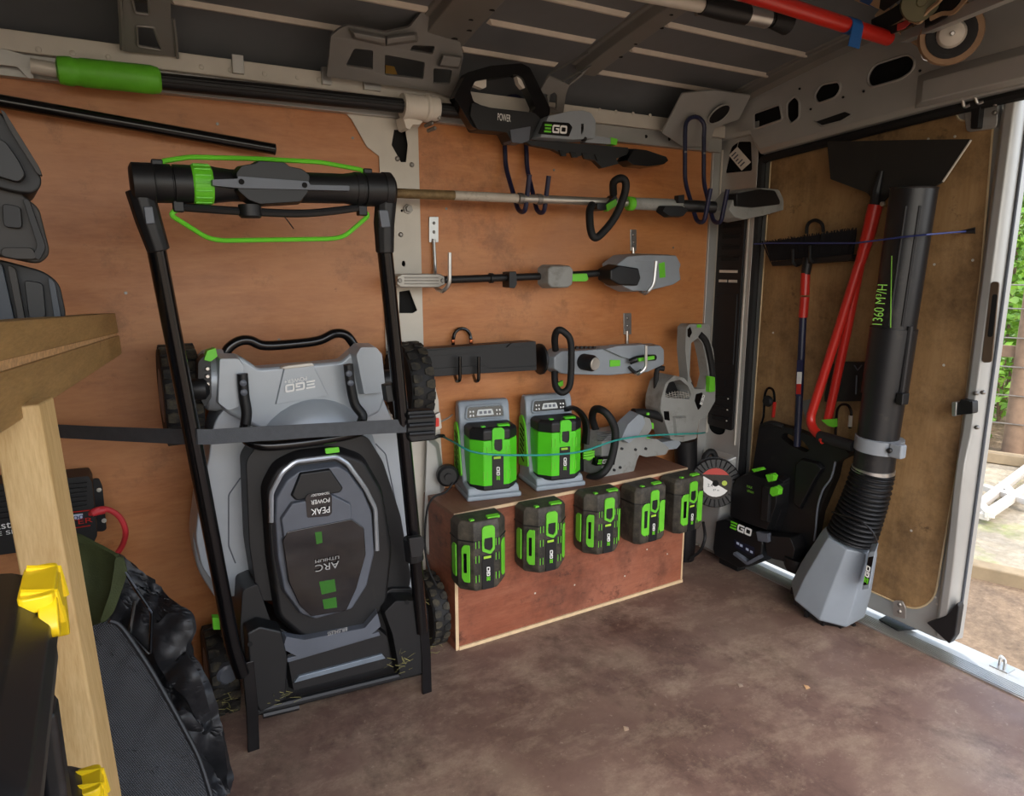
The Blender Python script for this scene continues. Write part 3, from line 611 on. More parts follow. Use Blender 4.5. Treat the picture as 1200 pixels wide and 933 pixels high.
for (a, b_, c_) in (((163, 222), (174, 258), (186, 294)), ((453, 226), (450, 262), (451, 296))):
    MB().tube([A(a[0], a[1], HY), A(b_[0], b_[1], HY), A(c_[0], c_[1], HY + .005)], [.025, .024, .021], 10).build('handle_knuckle', m_blackd, mow, bevel=.003)
    MB().prism(rounded(pp([(b_[0] - 6, b_[1] - 16), (b_[0] + 5, b_[1] - 16), (b_[0] + 8, b_[1] + 4), (b_[0] - 3, b_[1] + 5)], HY - .028), .003), (0, .01, 0)).build('knuckle_button', m_slate, mow, bevel=.002)
hl = A(152, 214, HY); hr = A(460, 223, HY); ax = (hr - hl).normalized(); ln = (hr - hl).length
def seg_(t0, t1, prof_, name, mat, sg=22, bev=0): return MB().lathe(hl + ax * t0 * ln, ax, [(r_, h_ * (t1 - t0) * ln) for r_, h_ in prof_], sg).build(name, mat, mow, bevel=bev)
seg_(0, .085, [(.028, 0), (.037, .12), (.037, .9), (.033, 1)], 'handle_joint', m_blackd)
seg_(.08, .205, [(.035, 0), (.036, .05), (.036, .45), (.033, .47), (.033, .5), (.036, .52), (.036, 1)], 'handle_collar', m_black)
gr_ = seg_(.205, .275, [(.036, 0), (.038, .08), (.038, .92), (.036, 1)], 'speed_dial', m_green)
for k in range(9):
    a = k * math.pi / 8; o_ = V((0, -math.sin(a), math.cos(a))) * .0375
    MB().tube([hl + ax * ln * .212 + o_, hl + ax * ln * .268 + o_], .0022, 6).build('dial_rib', m_green, gr_)
seg_(.275, .84, [(.036, 0), (.034, .03), (.031, .12), (.031, .9), (.034, .97), (.034, 1)], 'control_bar', m_black)
seg_(.83, .96, [(.036, 0), (.036, .2), (.033, .22), (.033, .3), (.036, .32), (.036, 1)], 'handle_collar', m_black)
seg_(.955, 1, [(.038, 0), (.038, .7), (.030, 1)], 'handle_joint', m_blackd)
raised([(270, 204), (277, 195), (295, 192), (298, 189), (331, 191), (336, 196), (352, 199), (362, 207), (360, 228), (350, 240), (300, 243), (286, 238), (272, 226)], HY - .015, HY - .048, .92, 'control_box', m_black, mow, .004, .004)
raised([(245, 212), (275, 211), (275, 208), (358, 214), (360, 218), (406, 219), (406, 225), (360, 224), (276, 222), (246, 219)], HY - .025, HY - .053, .985, 'control_plate', m_slate, mow, .002, .002)
for q in ((283, 213), (357, 217)): MB().cyl(A(q[0], q[1], HY - .055), A(q[0], q[1], HY - .045), .0055, 10).build('screw_hole', m_hole, mow)
MB().tube(smoothpath([A(215, 243, HY), A(290, 248, HY - .02), A(360, 250, HY - .02), A(425, 243, HY)], 5), .008, 8).build('bail_rail', m_blackd, mow)
MB().lathe(A(293, 246, HY - .02), (0, 0, -1), [(.022, -.01), (.022, .012), (.018, .016)], 18).build('dial', m_blackd, mow)
MB().tube(rounded([A(186, 196, HY), A(190, 189, HY), A(222, 184, HY + .0), A(300, 186, HY), A(375, 190, HY), A(424, 199, HY), A(428, 204, HY)], .012, 4, False), .0048, 8).build('bail_wire', m_green, mow)
MB().tube(rounded([A(211, 244, HY), A(198, 251, HY), A(243, 279, HY), A(259, 282, HY), A(389, 280, HY), A(404, 277, HY), A(433, 252, HY), A(424, 246, HY)], .015, 4, False), .0048, 8).build('bail_wire', m_green, mow)
for q in ((184, 194), (430, 204), (209, 242), (424, 247)): MB().box(A(q[0], q[1], HY), (.02, .02, .022)).build('wire_socket', m_black, mow, bevel=.003)
MB().tube(smoothpath([A(327, 247, HY), A(335, 256, HY), A(344, 268, HY + .02)], 4), .0012, 6).build('loose_wire', m_rubber, mow)

# strap round the mower and its ratchet
m_strap = M('grey_black_webbing', '45484c', .7, 0, .1, 60, bump=.5, bs=500)
strap = thing('ratchet_strap', 'grey webbing strap running across the front of the lawn mower', 'strap', (.4, 1.58, .8))
SP = [A(40, 504, 2.03), A(120, 508, 1.84), A(215, 512, 1.600), A(232, 512, 1.560), A(248, 512, 1.568), A(360, 505, 1.62), A(455, 500, 1.578), A(478, 499, 1.566), A(492, 498, 1.585)]
MB().tube(SP, 0, 4, flat=(.0165, .0012), up=(0, 0, 1)).build('webbing', m_strap, strap)
bk = MB().prism(rounded(pp([(478, 482), (508, 480), (512, 488), (511, 516), (482, 519), (477, 510)], 1.56), .006), (0, .03, 0)).build('ratchet', m_black, strap, bevel=.005)
for q in (488, 498, 508): MB().tube([A(479, q + 1, 1.556), A(508, q - 1, 1.556)], .006, 8).build('ratchet_bar', m_black, bk)
MB().prism(rounded(pp([(504, 490), (516, 483), (518, 502), (506, 508)], 1.57), .003), (0, .012, 0)).build('ratchet_plate', m_zinc, strap, bevel=.001)
MB().prism(rounded(pp([(507, 490), (515, 490), (515, 500), (507, 501)], 1.566), .003), (0, .01, 0)).build('release_tab', M('red_plastic', 'c03024', .4), strap, bevel=.002)
MB().tube([A(512, 496, 1.58), A(525, 490, 1.8), A(530, 486, 2.03)], .003, 6).build('hook_wire', m_zinc, strap)
# ------------------------------------------------------------------ long poles under the roof rail
m_rubberblue = M('blue_coated_steel', '1a1e3c', .38, 0, .15, 20)
pole = thing('extension_pole', 'long black pole with a lime green end grip clipped under the roof rail', 'pole', A(300, 110, 1.95))
PY = 1.955
p0 = A(66, 82, PY); p1 = A(158, 92, PY); p2 = A(540, 131, PY); d_ = (p2 - p0).normalized()
MB().tube([p1 - d_ * .02, p2], .0195, 16).build('pole_tube', m_blackd, pole)
MB().lathe(p0, d_, [(.018, 0), (.029, .004), (.031, .02), (.031, .03), (.029, .034), (.029, .045), (.031, .05), (.032, .19), (.029, .205), (.024, .21)], 18).build('end_grip', m_greend, pole)
MB().tube([A(36, 77, PY), p0], .016, 12).build('grip_stub', m_pale, pole)
for o_ in (-.004, .006): MB().tube([p1 + d_ * .02 + V((0, -.0195, o_)), p2 + V((0, -.0195, o_))], .0022, 6).build('pole_rib', m_black, pole)
cl = thing('pipe_clip', 'white plastic pipe collar holding the long black pole on the pillar', 'clip', A(487, 125, PY))
q0 = A(471, 124, PY); q1 = A(512, 128, PY); dd = (q1 - q0).normalized(); ll = (q1 - q0).length
mw = M('white_pvc', 'd6d0c4', .45, 0, .05, 12, '8c8478', .2, 20)
MB().lathe(q0, dd, [(.0215, 0), (.034, 0), (.036, .006), (.033, .014), (.033, ll * .62), (.037, ll * .66), (.037, ll * .74), (.034, ll * .78), (.034, ll), (.0215, ll)], 24).build('collar', mw, cl)
MB().prism(rounded(pp([(472, 136), (496, 142), (492, 146), (484, 146), (480, 152), (476, 150)], PY), .003), (0, .06, 0)).build('collar_foot', mw, cl, bevel=.002)
for q in ((510, 150), (507, 144), (514, 140)): MB().lathe(A(q[0], q[1], PY - .01), (0, 1, 0), [(.003, 0), (.006, .003), (.006, .05)], 8).build('worm_screw', m_bolt, cl)
MB().tube([A(514, 122, PY - .02), A(515, 140, PY - .02)], .006, 8).build('clip_band', m_bolt, cl)
t2 = thing('black_tube', 'straight glossy black tube hanging on the plywood above the mower handle', 'tube', A(160, 148, 1.98))
MB().tube([A(-30, 113, 1.97), A(322, 175, 1.985)], .0145, 16).build('tube_body', m_blackgl, t2)
MB().lathe(A(321, 175, 1.985), A(322, 175, 1.985) - A(0, 120, 1.97), [(.011, 0), (.0148, .0005), (.0148, .003), (.011, .003)], 14).build('tube_mouth', m_black, t2)

# ------------------------------------------------------------------ coated double hooks
def make_hook():
    h = thing('double_hook', 'x', 'hook', (0, 0, 0))
    loop = [V((-.04, 0, -.07)), V((-.04, 0, -.035))] + [V((.04 * -math.cos(a), 0, -.035 + .035 * math.sin(a))) for a in [math.pi * k / 10 for k in range(1, 10)]] + [V((.04, 0, -.035)), V((.04, 0, -.07))]
    for s in (-1, 1):
        MB().tube(rounded([V((s * .04, 0, -.06)), V((s * .04, -.012, -.22)), V((s * .035, -.085, -.36)), V((s * .035, -.125, -.365)), V((s * .035, -.150, -.255))], [0, .03, .04, .04, 0], 5, False), .0075, 10).build('prong', m_rubberblue, h)
    MB().tube(loop, .0075, 10).build('bridge', m_rubberblue, h)
    for s in (-1, 1): MB().lathe((s * .04, -.004, -.12), (0, -1, 0), [(.004, 0), (.006, .006), (.003, .008)], 8).build('screw', m_bolt, h)
    return h
hk = make_hook(); hk.location = A(603, 113, 2.03); hk['label'] = 'dark blue coated double hook carrying the hedge trimmer under the roof rail'; hk['group'] = 'coated double hooks'
h2 = copy_tree(hk); h2.location = A(815, 137, 1.897); h2['label'] = 'dark blue coated double hook beside the rear corner pillar'
h2.rotation_euler.z = math.radians(-8)

# ------------------------------------------------------------------ hedge trimmer hung highest
ht_ = thing('hedge_trimmer', 'hedge trimmer with big black loop handle hung highest under the roof', 'hedge trimmer', A(650, 150, 1.95))
Y = 1.90
ext([(532, 114), (547, 85), (575, 77), (611, 74), (621, 79), (645, 127), (644, 135), (632, 140), (560, 152), (553, 148), (537, 121)], Y, .035, 'loop_handle', m_blackgl, ht_, .008, .006, 3, holes=[[(551, 106), (557, 95), (575, 92), (605, 87), (613, 92), (628, 126), (625, 132), (572, 127), (555, 119)]])
ext([(553, 120), (575, 126), (626, 132), (634, 139), (622, 164), (600, 168), (594, 155), (560, 152), (551, 135)], Y - .006, .06, 'front_body', m_black, ht_, .008, .006)
ext([(598, 152), (622, 148), (620, 165), (612, 168), (600, 167)], Y - .012, .05, 'blade_collar', m_slate, ht_, .004, .003)
textmesh('POWER', A(583, 141, Y - .0075), (1, 0, -.02), (0, 0, 1), .020, m_white, 'lettering', ht_, .001, width=.044)
gb_ = raised([(619, 165), (629, 139), (655, 133), (672, 132), (682, 135), (688, 145), (687, 166), (660, 168)], Y + .03, Y - .025, .93, 'motor_body', m_grey, ht_, .006, .006)
MB().prism(rounded(pp([(631, 157), (637, 142), (667, 144), (671, 149), (667, 160)], Y - .0265), .004), (0, .004, 0)).build('badge', m_blackgl, ht_, bevel=.001)
ego(A(637.5, 155, Y - .0275), A(664, 157, Y) - A(638, 155, Y), (0, 0, 1), .024, ht_, wide=1.05)
MB().lathe(A(685, 163, Y - .02), (0, 1, 0), [(.004, -.008), (.007, -.004), (.007, .01)], 10).build('bolt', m_black, ht_)
MB().prism(rounded(pp([(681, 145), (684, 145), (684, 157), (681, 157)], Y - .025), .001), (0, .006, 0)).build('vent_slot', m_hole, ht_)
ext([(686, 157), (716, 162), (717, 169), (686, 167)], Y, .03, 'blade_guard', m_grey, ht_, .003, .003)
ext([(716, 161), (724, 163), (723, 170), (716, 169)], Y - .002, .03, 'guard_tip', m_green, ht_, .002, .002)
ext([(612, 164), (690, 169), (736, 173), (738, 180), (722, 186), (725, 192), (706, 197), (697, 188), (690, 186), (686, 181), (676, 184), (670, 178), (660, 181), (648, 175), (622, 170)], Y + .005, .02, 'blade', m_black, ht_, .002, .002)
for k, px in enumerate((655, 668, 682, 697)): ext([(px, 176 + k * 1.6), (px + 7, 177 + k * 1.6), (px + 9, 183 + k * 1.7), (px + 3, 183 + k * 1.7)], Y, .008, 'blade_tooth', m_blackgl, ht_, .001, .001)
raised([(722, 190), (731, 174), (748, 176), (775, 185), (778, 190), (772, 195), (750, 198), (730, 196)], Y + .03, Y - .01, .85, 'blade_tip_guard', m_blackgl, ht_, .004, .004)
for a in ([(553, 98), (562, 92), (570, 93), (570, 102), (566, 104), (558, 101)], [(605, 88), (611, 89), (619, 101), (613, 104), (608, 98)]): ext(a, Y + .01, .02, 'trigger', mw, ht_, .003, .003)

# ------------------------------------------------------------------ string trimmer shaft on the hooks
st_ = thing('string_trimmer', 'string trimmer with pale steel shaft lying across both blue hooks', 'string trimmer', A(680, 235, 1.88))
s0 = A(452, 226, 1.905); s1 = A(532, 229, 1.905); s2 = A(606, 232.5, 1.90); s3 = A(742, 238, 1.885); ds = (s3 - s0).normalized()
m_rust = M('rusty_steel', '8a7450', .6, .4, .15, 30, '4e3a22', .5, 22); m_wornw = M('worn_white_paint', 'b8b0a2', .55, .1, .08, 20, '5a5046', .36, 40)
MB().tube([s0, s1], .0135, 14).build('shaft_end', m_rust, st_); MB().tube([s1, s2], .0137, 14).build('shaft_middle', m_wornw, st_); MB().tube([s2, s3], .0132, 14).build('shaft', M('satin_steel', 'b4aea4', .34, .75, .05, 20), st_)
for q in ((606, 232.5), (628, 233.4)): MB().lathe(A(q[0], q[1], 1.90), ds, [(.0135, 0), (.017, .003), (.017, .018), (.0135, .021)], 14).build('shaft_collar', m_bolt, st_)
MB().tube(smoothpath([A(719, 228, 1.87), A(719, 214, 1.85), A(727, 209, 1.83), (A(733, 213, 1.82)), A(732, 227, 1.82), A(721, 254, 1.82), A(704, 275, 1.82), A(696, 278, 1.82), A(692, 268, 1.83), A(691, 248, 1.85), A(694, 240, 1.87)], 4), .0125, 12).build('loop_grip', m_rubber, st_)
ext([(712, 238), (722, 228), (724, 233), (720, 243), (706, 247), (700, 245), (700, 238)], 1.865, .04, 'grip_clamp', m_black, st_, .003, .003)
ext([(711, 240), (722, 233), (724, 240), (712, 248)], 1.86, .02, 'clamp_latch', m_greend, st_, .002, .002)
MB().lathe(A(735, 238.5, 1.883), ds, [(.018, 0), (.023, .004), (.023, .022), (.018, .026)], 16).build('green_ring', m_greend, st_)
MB().tube([A(743, 238.5, 1.882), A(775, 240, 1.865), A(802, 242, 1.85)], [.0195, .021, .023], 14).build('motor_tube', m_greyd, st_)
raised([(768, 248), (772, 241), (795, 241), (803, 247), (796, 255), (778, 255)], 1.85, 1.825, .85, 'oval_badge', m_blackd, st_, .003, .006)
MB().tube([A(798, 241, 1.85), A(838, 243, 1.80)], .020, 12).build('neck', m_black, st_)
ext([(795, 229), (802, 228), (802, 238), (795, 238)], 1.828, .02, 'neck_clip', m_blackd, st_, .002, .002)
raised([(832, 248), (837, 236), (846, 225), (877, 220), (898, 222), (904, 234), (905, 248), (880, 255), (852, 261), (840, 258)], 1.825, 1.755, .88, 'power_head', m_greyd, st_, .008, .008)
raised([(848, 228), (878, 222), (897, 224), (903, 236), (903, 241), (870, 245), (849, 243)], 1.79, 1.742, .92, 'power_battery', m_black, st_, .006, .006)

# ------------------------------------------------------------------ zinc J brackets
def jbracket(plate_, arm, hookpts, label, y0=2.038, yh=1.885):
    b_ = thing('j_bracket', label, 'bracket', A(plate_[0][0], plate_[0][1], y0), 'zinc tool brackets')
    MB().prism(rounded(pp(plate_, y0 - .004), .002), (0, .004, 0)).build('screw_plate', m_zinc, b_, bevel=.001)
    cx = sum(p[0] for p in plate_) / 4; y_0 = min(p[1] for p in plate_); y_1 = max(p[1] for p in plate_)
    for t in (.25, .6): MB().lathe(A(cx, y_0 + (y_1 - y_0) * t, y0 - .004), (0, -1, 0), [(.004, 0), (.005, .001), (.002, .003)], 8).build('screw', m_bolt, b_)
    MB().tube(rounded([A(arm[0][0], arm[0][1], y0 - .006), A(arm[1][0], arm[1][1], y0 - .008)] + [A(*p) for p in hookpts], .03, 5, False), .0058, 10).build('hook_rod', m_zinc, b_)
    return b_
jbracket([(503, 254), (514, 254), (514, 284), (503, 284)], ((508, 280), (510, 320)), [(510, 338, 1.99), (519, 342, 1.89), (527, 333, 1.875), (527, 296, 1.875)], 'upper left zinc J bracket carrying the pole saw')
jbracket([(739, 269), (746, 269), (746, 294), (739, 294)], ((742, 290), (743, 318)), [(744, 338, 1.99), (756, 345, 1.86), (766, 335, 1.845), (769, 306, 1.845)], 'zinc J bracket at the battery end of the pole saw')
jbracket([(731, 367), (740, 367), (740, 392), (731, 392)], ((735, 388), (735, 420)), [(736, 436, 1.99), (748, 439, 1.86), (757, 432, 1.85), (757, 405, 1.85)], 'zinc J bracket above the grey hedge trimmer body')

# ------------------------------------------------------------------ pole saw power head on brackets
ps = thing('pole_saw', 'pole saw with a thin black shaft and grey power head on zinc brackets', 'pole saw', A(620, 325, 1.93)); Y = 1.915
ext([(466, 324), (472, 321), (516, 321), (521, 324), (522, 333), (514, 337), (470, 337), (465, 333)], Y, .05, 'gear_clamp', M('cast_aluminium', 'a09c94', .4, .6, .06, 20, '6a645a', .3, 20), ps, .003, .003)
for yy in (325.5, 329, 332.5): MB().tube([A(474, yy, Y - .001), A(514, yy, Y - .001)], .0016, 6).build('clamp_groove', m_bolt, ps)
for q in ((469, 329), (519, 329)): MB().lathe(A(q[0], q[1], Y - .002), (0, 1, 0), [(.005, 0), (.008, .003), (.008, .02)], 8).build('clamp_bolt', m_bolt, ps)
MB().tube([A(520, 328, Y + .025), A(632, 324, Y + .025)], .0115, 12).build('shaft', m_blackd, ps)
MB().lathe(A(573, 326, Y + .025), (1, 0, 0), [(.011, 0), (.016, .002), (.016, .012), (.011, .014)], 12).build('shaft_ring', m_black, ps)
ext([(597, 319), (605, 318), (606, 333), (603, 338), (597, 337)], Y, .045, 'coupler', m_black, ps, .003, .003)
raised([(629, 314), (634, 310), (658, 310), (662, 315), (661, 334), (655, 338), (634, 338), (629, 333)], Y + .04, Y - .02, .88, 'gear_housing', m_greyd, ps, .006, .005)
MB().tube([A(660, 323, Y + .02), A(706, 320, Y + .02)], .012, 12).build('rear_shaft', m_blackd, ps)
raised([(661, 321), (684, 320), (686, 327), (683, 330), (661, 330)], Y + .015, Y - .008, .9, 'lock_lever', m_greend, ps, .002, .003)
raised([(705, 309), (718, 299), (742, 297), (779, 298), (785, 309), (783, 316), (785, 328), (776, 334), (744, 342), (724, 342), (708, 334)], Y + .05, Y - .02, .92, 'power_head', m_grey, ps, .006, .004)
raised([(700, 315), (712, 309), (738, 313), (741, 326), (737, 336), (712, 335), (700, 328)], Y + .02, Y - .04, .85, 'grip_cone', m_black, ps, .005, .005)
for q in ((752, 306), (752, 318)): MB().tube([A(q[0] - 8, q[1], Y - .018), A(q[0] + 22, q[1] + .5, Y - .018)], .003, 6).build('head_rib', m_grey, ps)
ext([(772, 309), (779, 307), (780, 325), (773, 326)], Y - .021, .01, 'release_tab', m_greend, ps, .001, .002)

# ------------------------------------------------------------------ lower hedge trimmer with black scabbard
h3 = thing('hedge_trimmer', 'grey hedge trimmer with long black blade cover above the chargers', 'hedge trimmer', A(620, 420, 1.93)); Y = 1.925
cov = ext([(484, 410), (600, 402), (628, 400), (629, 434), (560, 438), (488, 443)], Y, .05, 'blade_cover', m_black, h3, .004, .003)
ext([(484, 412), (570, 406), (577, 409), (572, 412), (486, 419)], Y - .004, .01, 'cover_ridge', m_black, h3, .002, .002)
ext([(594, 407), (600, 402), (618, 401), (612, 407)], Y - .005, .01, 'cover_ridge', m_blackd, h3, .002, .002)
ext([(486, 434), (566, 428), (575, 432), (628, 429), (628, 434), (566, 437), (488, 442)], Y - .004, .01, 'cover_ridge', m_black, h3, .002, .002)
MB().lathe(A(630, 421, Y + .025), (1, -.05, 0), [(.02, 0), (.045, .002), (.052, .006), (.052, .013), (.045, .018), (.02, .02)], 20).build('guard_disc', m_black, h3)
raised([(634, 416), (644, 408), (668, 408), (702, 405), (763, 402), (768, 407), (768, 425), (748, 434), (702, 438), (660, 437), (644, 436), (634, 430)], Y + .05, Y - .015, .95, 'motor_body', m_grey, h3, .006, .005)
raised([(700, 408), (715, 404), (752, 402), (757, 412), (748, 424), (722, 418)], Y + .0, Y - .03, .9, 'rear_body', m_grey, h3, .006, .005)
MB().tube(smoothpath([A(651, 410, Y), A(650, 396, Y - .02), A(654, 387, Y - .04), A(662, 390, Y - .05), A(669, 402, Y - .055), A(669, 440, Y - .055), A(666, 455, Y - .05), A(658, 460, Y - .04), A(651, 452, Y - .02), A(650, 436, Y)], 4), .0115, 12).build('loop_grip', m_rubber, h3)
MB().prism(pp([(654, 449), (660, 446), (660, 452), (655, 454)], Y - .03), (0, .01, 0)).build('grip_latch', m_greend, h3)
MB().lathe(A(684, 424, Y - .015), A(700, 427, 1.8) - A(684, 424, 1.86), [(.028, -.02), (.028, .04), (.023, .05)], 18).build('rotating_knob', m_blackd, h3)
kd_ = (A(700, 427, 1.8) - A(684, 424, 1.86)).normalized()
MB().lathe(A(684, 424, Y - .015) + kd_ * .05, kd_, [(.021, 0), (.022, .004), (.019, .006), (.017, .0055), (.004, .0055)], 20).build('knob_cap', M('worn_silver_cap', 'b0aaa0', .4, .4, .06, 30, '7a6a5c', .3, 60), h3)
MB().prism(rounded(pp([(715, 422), (727, 422), (727, 429), (715, 430)], Y - .018), .002), (0, .008, 0)).build('switch', m_greend, h3, bevel=.001)
MB().tube(smoothpath([A(738, 424, Y - .03), A(750, 420, Y - .05), A(767, 419, Y - .04)], 4), .011, 10).build('rear_grip', m_black, h3)
MB().prism(rounded(pp([(748, 420), (767, 417), (767, 421), (749, 424)], Y - .062), .001), (0, .01, 0)).build('grip_stripe', m_greend, h3)
MB().tube(smoothpath([A(737, 430, Y - .02), A(745, 437, Y - .03), A(752, 434, Y - .04)], 4), .006, 8).build('trigger_guard', m_blackd, h3)
for k in range(6): MB().prism(pp([(671 + k * 5, 406), (674 + k * 5, 406), (673 + k * 5, 409), (670 + k * 5, 409)], Y - .017), (0, .01, 0)).build('vent_rib', m_blackd, h3)
bh = thing('tool_hook', 'black double hook with copper bands holding the blade cover', 'hook', A(541, 400, 2.03))
MB().tube([A(531, 418, 2.0), A(531, 400, 2.02)] + [A(541.5 - 10 * math.cos(a), 396 - 11 * math.sin(a), 2.025) for a in [math.pi * k / 8 for k in range(9)]] + [A(552, 400, 2.02), A(552, 418, 2.0)], .0055, 10).build('hook_loop', m_blackgl, bh)
for q in (531, 552): MB().lathe(A(q, 398, 2.018), (0, 0, -1), [(.0058, 0), (.0066, .002), (.0066, .008), (.0058, .01)], 10).build('copper_band', M('copper', 'c06a40', .35, .7), bh)
for q in (539, 561): MB().tube(rounded([A(q - 6, 440, 2.02), A(q - 4, 447, 1.93), A(q, 446, 1.905), A(q, 418, 1.905)], .01, 4, False), .0055, 10).build('hook_prong', m_blackgl, bh)

# ------------------------------------------------------------------ cord hook and stub left of the chargers
cv = M('teal_cord', '2a8f86', .6, 0, .1, 60)
# ------------------------------------------------------------------ plywood box under the tools
m_bench = ply('bench_plywood', '6e3a26', '8a4c34', '9c6046', (1, 1, 6), stain='2c1812', st=.43, rough=.5, blot='a8705a', smudge=.43)
m_benchtop = ply('bench_top_plywood', '6a4430', '7c5440', '8e6650', (6, 1, 1), stain='33201a', st=.4, rough=.55, blot='8a6450')
m_raw = M('raw_ply_edge_pale', 'd0b690', .75, 0, .12, 40, '8a6a4a', .25, 30)
BX0, BX1, BY, BZ = .848, 1.80, 1.807, .453
bn = thing('plywood_box', 'long reddish plywood box with pale raw edges on the van floor', 'box', (1.33, 1.92, 0))
MB().span((BX0, BY, .0), (BX1, BY + .012, BZ - .012)).build('front_panel', m_bench, bn)
MB().span((BX0, BY - .001, BZ - .012), (BX1, 2.036, BZ)).build('top_panel', m_benchtop, bn)
MB().span((BX0, BY + .012, 0), (BX0 + .012, 2.036, BZ - .012)).build('side_panel', m_bench, bn)
MB().span((BX1 - .012, BY + .012, 0), (BX1, 2.036, BZ - .012)).build('side_panel', m_bench, bn)
MB().span((BX0, BY - .0025, BZ - .011), (BX1, BY - .0008, BZ - .001)).build('edge_strip', m_raw, bn)
MB().span((BX0 - .0005, BY - .002, 0), (BX0 + .010, BY, BZ - .012)).build('edge_strip', m_raw, bn)
MB().span((BX1 - .006, BY - .002, 0), (BX1, BY, BZ - .012)).build('edge_strip', m_raw, bn)
MB().span((BX0 + .01, BY - .006, 0), (BX1, BY, .011)).build('base_strip', m_raw, bn)
for x, z in ((1.30, .11), (1.52, .09), (1.62, .17), (1.14, .12), (1.22, .24), (1.72, .13)):
    MB().lathe((x, BY, z), (0, -1, 0), [(.003, 0), (.003, .0008), (.001, .001)], 8).build('screw', m_pale, bn)

# ------------------------------------------------------------------ batteries: a faceted block; built upright about its base centre, front towards -y
def octo(w_, d_, c_, z, dy=0): return [V((x, y + dy, z)) for x, y in ((-w_ / 2 + c_, -d_ / 2), (w_ / 2 - c_, -d_ / 2), (w_ / 2, -d_ / 2 + c_), (w_ / 2, d_ / 2), (-w_ / 2, d_ / 2), (-w_ / 2, -d_ / 2 + c_))]
def make_battery(label, body, side, w_=.152, d_=.095, h=.215, panels='side', group=None, name='battery'):
    t = thing(name, label, 'battery', (0, 0, 0), group); c_ = .018 if panels == 'front' else .036; f = -d_ / 2
    if panels == 'all':
        MB().loft([octo(w_ * .94, d_ * .94, c_, 0), octo(w_, d_, c_, .012), octo(w_, d_, c_, h * .80)]).build('case', side, t, bevel=.004)
        MB().loft([octo(w_, d_, c_, h * .80), octo(w_, d_, c_, h * .95), octo(w_ * .86, d_ * .86, c_ * .8, h)]).build('top_cap', body, t, bevel=.004)
        MB().loft([octo(w_ * .95, d_ * .95, c_, -.004), octo(w_ * 1.01, d_ * 1.01, c_, .0), octo(w_ * 1.01, d_ * 1.01, c_, .014)]).build('base_band', body, t, bevel=.002)
        for x in (-.05, .05):
            for z0 in (.03, .11):
                for k in (-1, 1): MB().span((x * .75 + k * .006 - .0012, f - .0012, z0), (x * .75 + k * .006 + .0012, f + .004, z0 + .03)).build('vent_rib', m_greend, t)
    else:
        MB().loft([octo(w_ * .9, d_ * .9, c_, 0), octo(w_, d_, c_, .016), octo(w_, d_, c_, h * .74), octo(w_ * 1.0, d_ * 1.0, c_, h * .93), octo(w_ * .86, d_ * .86, c_ * .8, h)]).build('case', body, t, bevel=.004)
        MB().loft([octo(w_ * 1.02, d_ * 1.02, c_, h * .72), octo(w_ * 1.02, d_ * 1.02, c_, h * .735)]).build('seam_band', m_black, t)
        for x in (-.030, .034):
            for z0 in (.03, .09, .135):
                for k in (-1, 0, 1): MB().span((x + k * .005 - .001, f - .0012, z0), (x + k * .005 + .001, f + .004, z0 + .022)).build('vent_rib', m_greend if k else m_blackd, t)
    # green cheeks on the chamfers and sides
    def cheek(p, u, n, z0, z1, wd, holed=True):
        o = V(p); a = [o + u * x + V((0, 0, z)) for x, z in ((-wd / 2, z0 + .012), (-wd * .2, z0), (wd / 2, z0), (wd / 2, z1), (-wd * .2, z1), (-wd / 2, z1 - .012))]
        g_ = MB().prism(rounded(a, .004), n * .004).build('green_cheek', side, t, bevel=.0015)
        if holed: MB().prism(rounded([o + n * .0045 + u * x + V((0, 0, z)) for x, z in ((-wd * .2, z0 + .03), (wd * .16, z0 + .03), (wd * .16, z1 - .025), (-wd * .2, z1 - .025))], .002), n * .001).build('rating_label', m_blackgl, g_)
    if panels == 'side':
        n = V((-1, -1, 0)).normalized(); u = V((1, -1, 0)).normalized()
        cheek((-w_ / 2 + c_ / 2, -d_ / 2 + c_ / 2, 0), u, n, .03, .145, .026)
        n = V((1, -1, 0)).normalized(); u = V((1, 1, 0)).normalized()
        cheek((w_ / 2 - c_ / 2, -d_ / 2 + c_ / 2, 0), u, n, .03, .145, .024, False)
        cheek((-w_ / 2, .012, 0), V((0, -1, 0)), V((-1, 0, 0)), .04, .14, .03, False)
    elif panels == 'front':
        cheek((-.038, f, 0), V((1, 0, 0)), V((0, -1, 0)), .035, .155, .038)
        cheek((.042, f, 0), V((1, 0, 0)), V((0, -1, 0)), .035, .155, .026, False)
        n = V((1, -1, 0)).normalized(); u = V((1, 1, 0)).normalized()
    # centre spine with latch loop and printed name
    MB().prism(rounded([V((x, f - .002, z)) for x, z in ((-.016, .004), (.022, .004), (.022, .11), (-.016, .11))], .003), (0, .006, 0)).build('spine', m_black, t, bevel=.001)
    lo = [V((x, f - .004, z)) for x, z in ((-.016, .125), (.010, .112), (.024, .125), (.024, .192), (.016, .200), (-.010, .200), (-.016, .194))]
    MB().prism(rounded(lo, .004), (0, .008, 0), [rounded([V((x, f - .004, z)) for x, z in ((-.009, .131), (.009, .122), (.017, .131), (.017, .163), (-.009, .163))], .003)]).build('latch_loop', side, t, bevel=.0015)
    MB().prism(rounded([V((x, f - .001, z)) for x, z in ((-.009, .124), (.017, .124), (.017, .163), (-.009, .163))], .003), (0, .004, 0)).build('latch_button', m_blackd, t)
    MB().span((-.011, f - .003, .100), (.012, f, .107)).build('charge_bar', M('yellow_green_print', 'a8d83c', .5), t)
    # the maker's name runs up the spine
    ego(V((.008, f - .003, .030)), (0, 0, 1), (-1, 0, 0), .0105, t, wide=1.25)
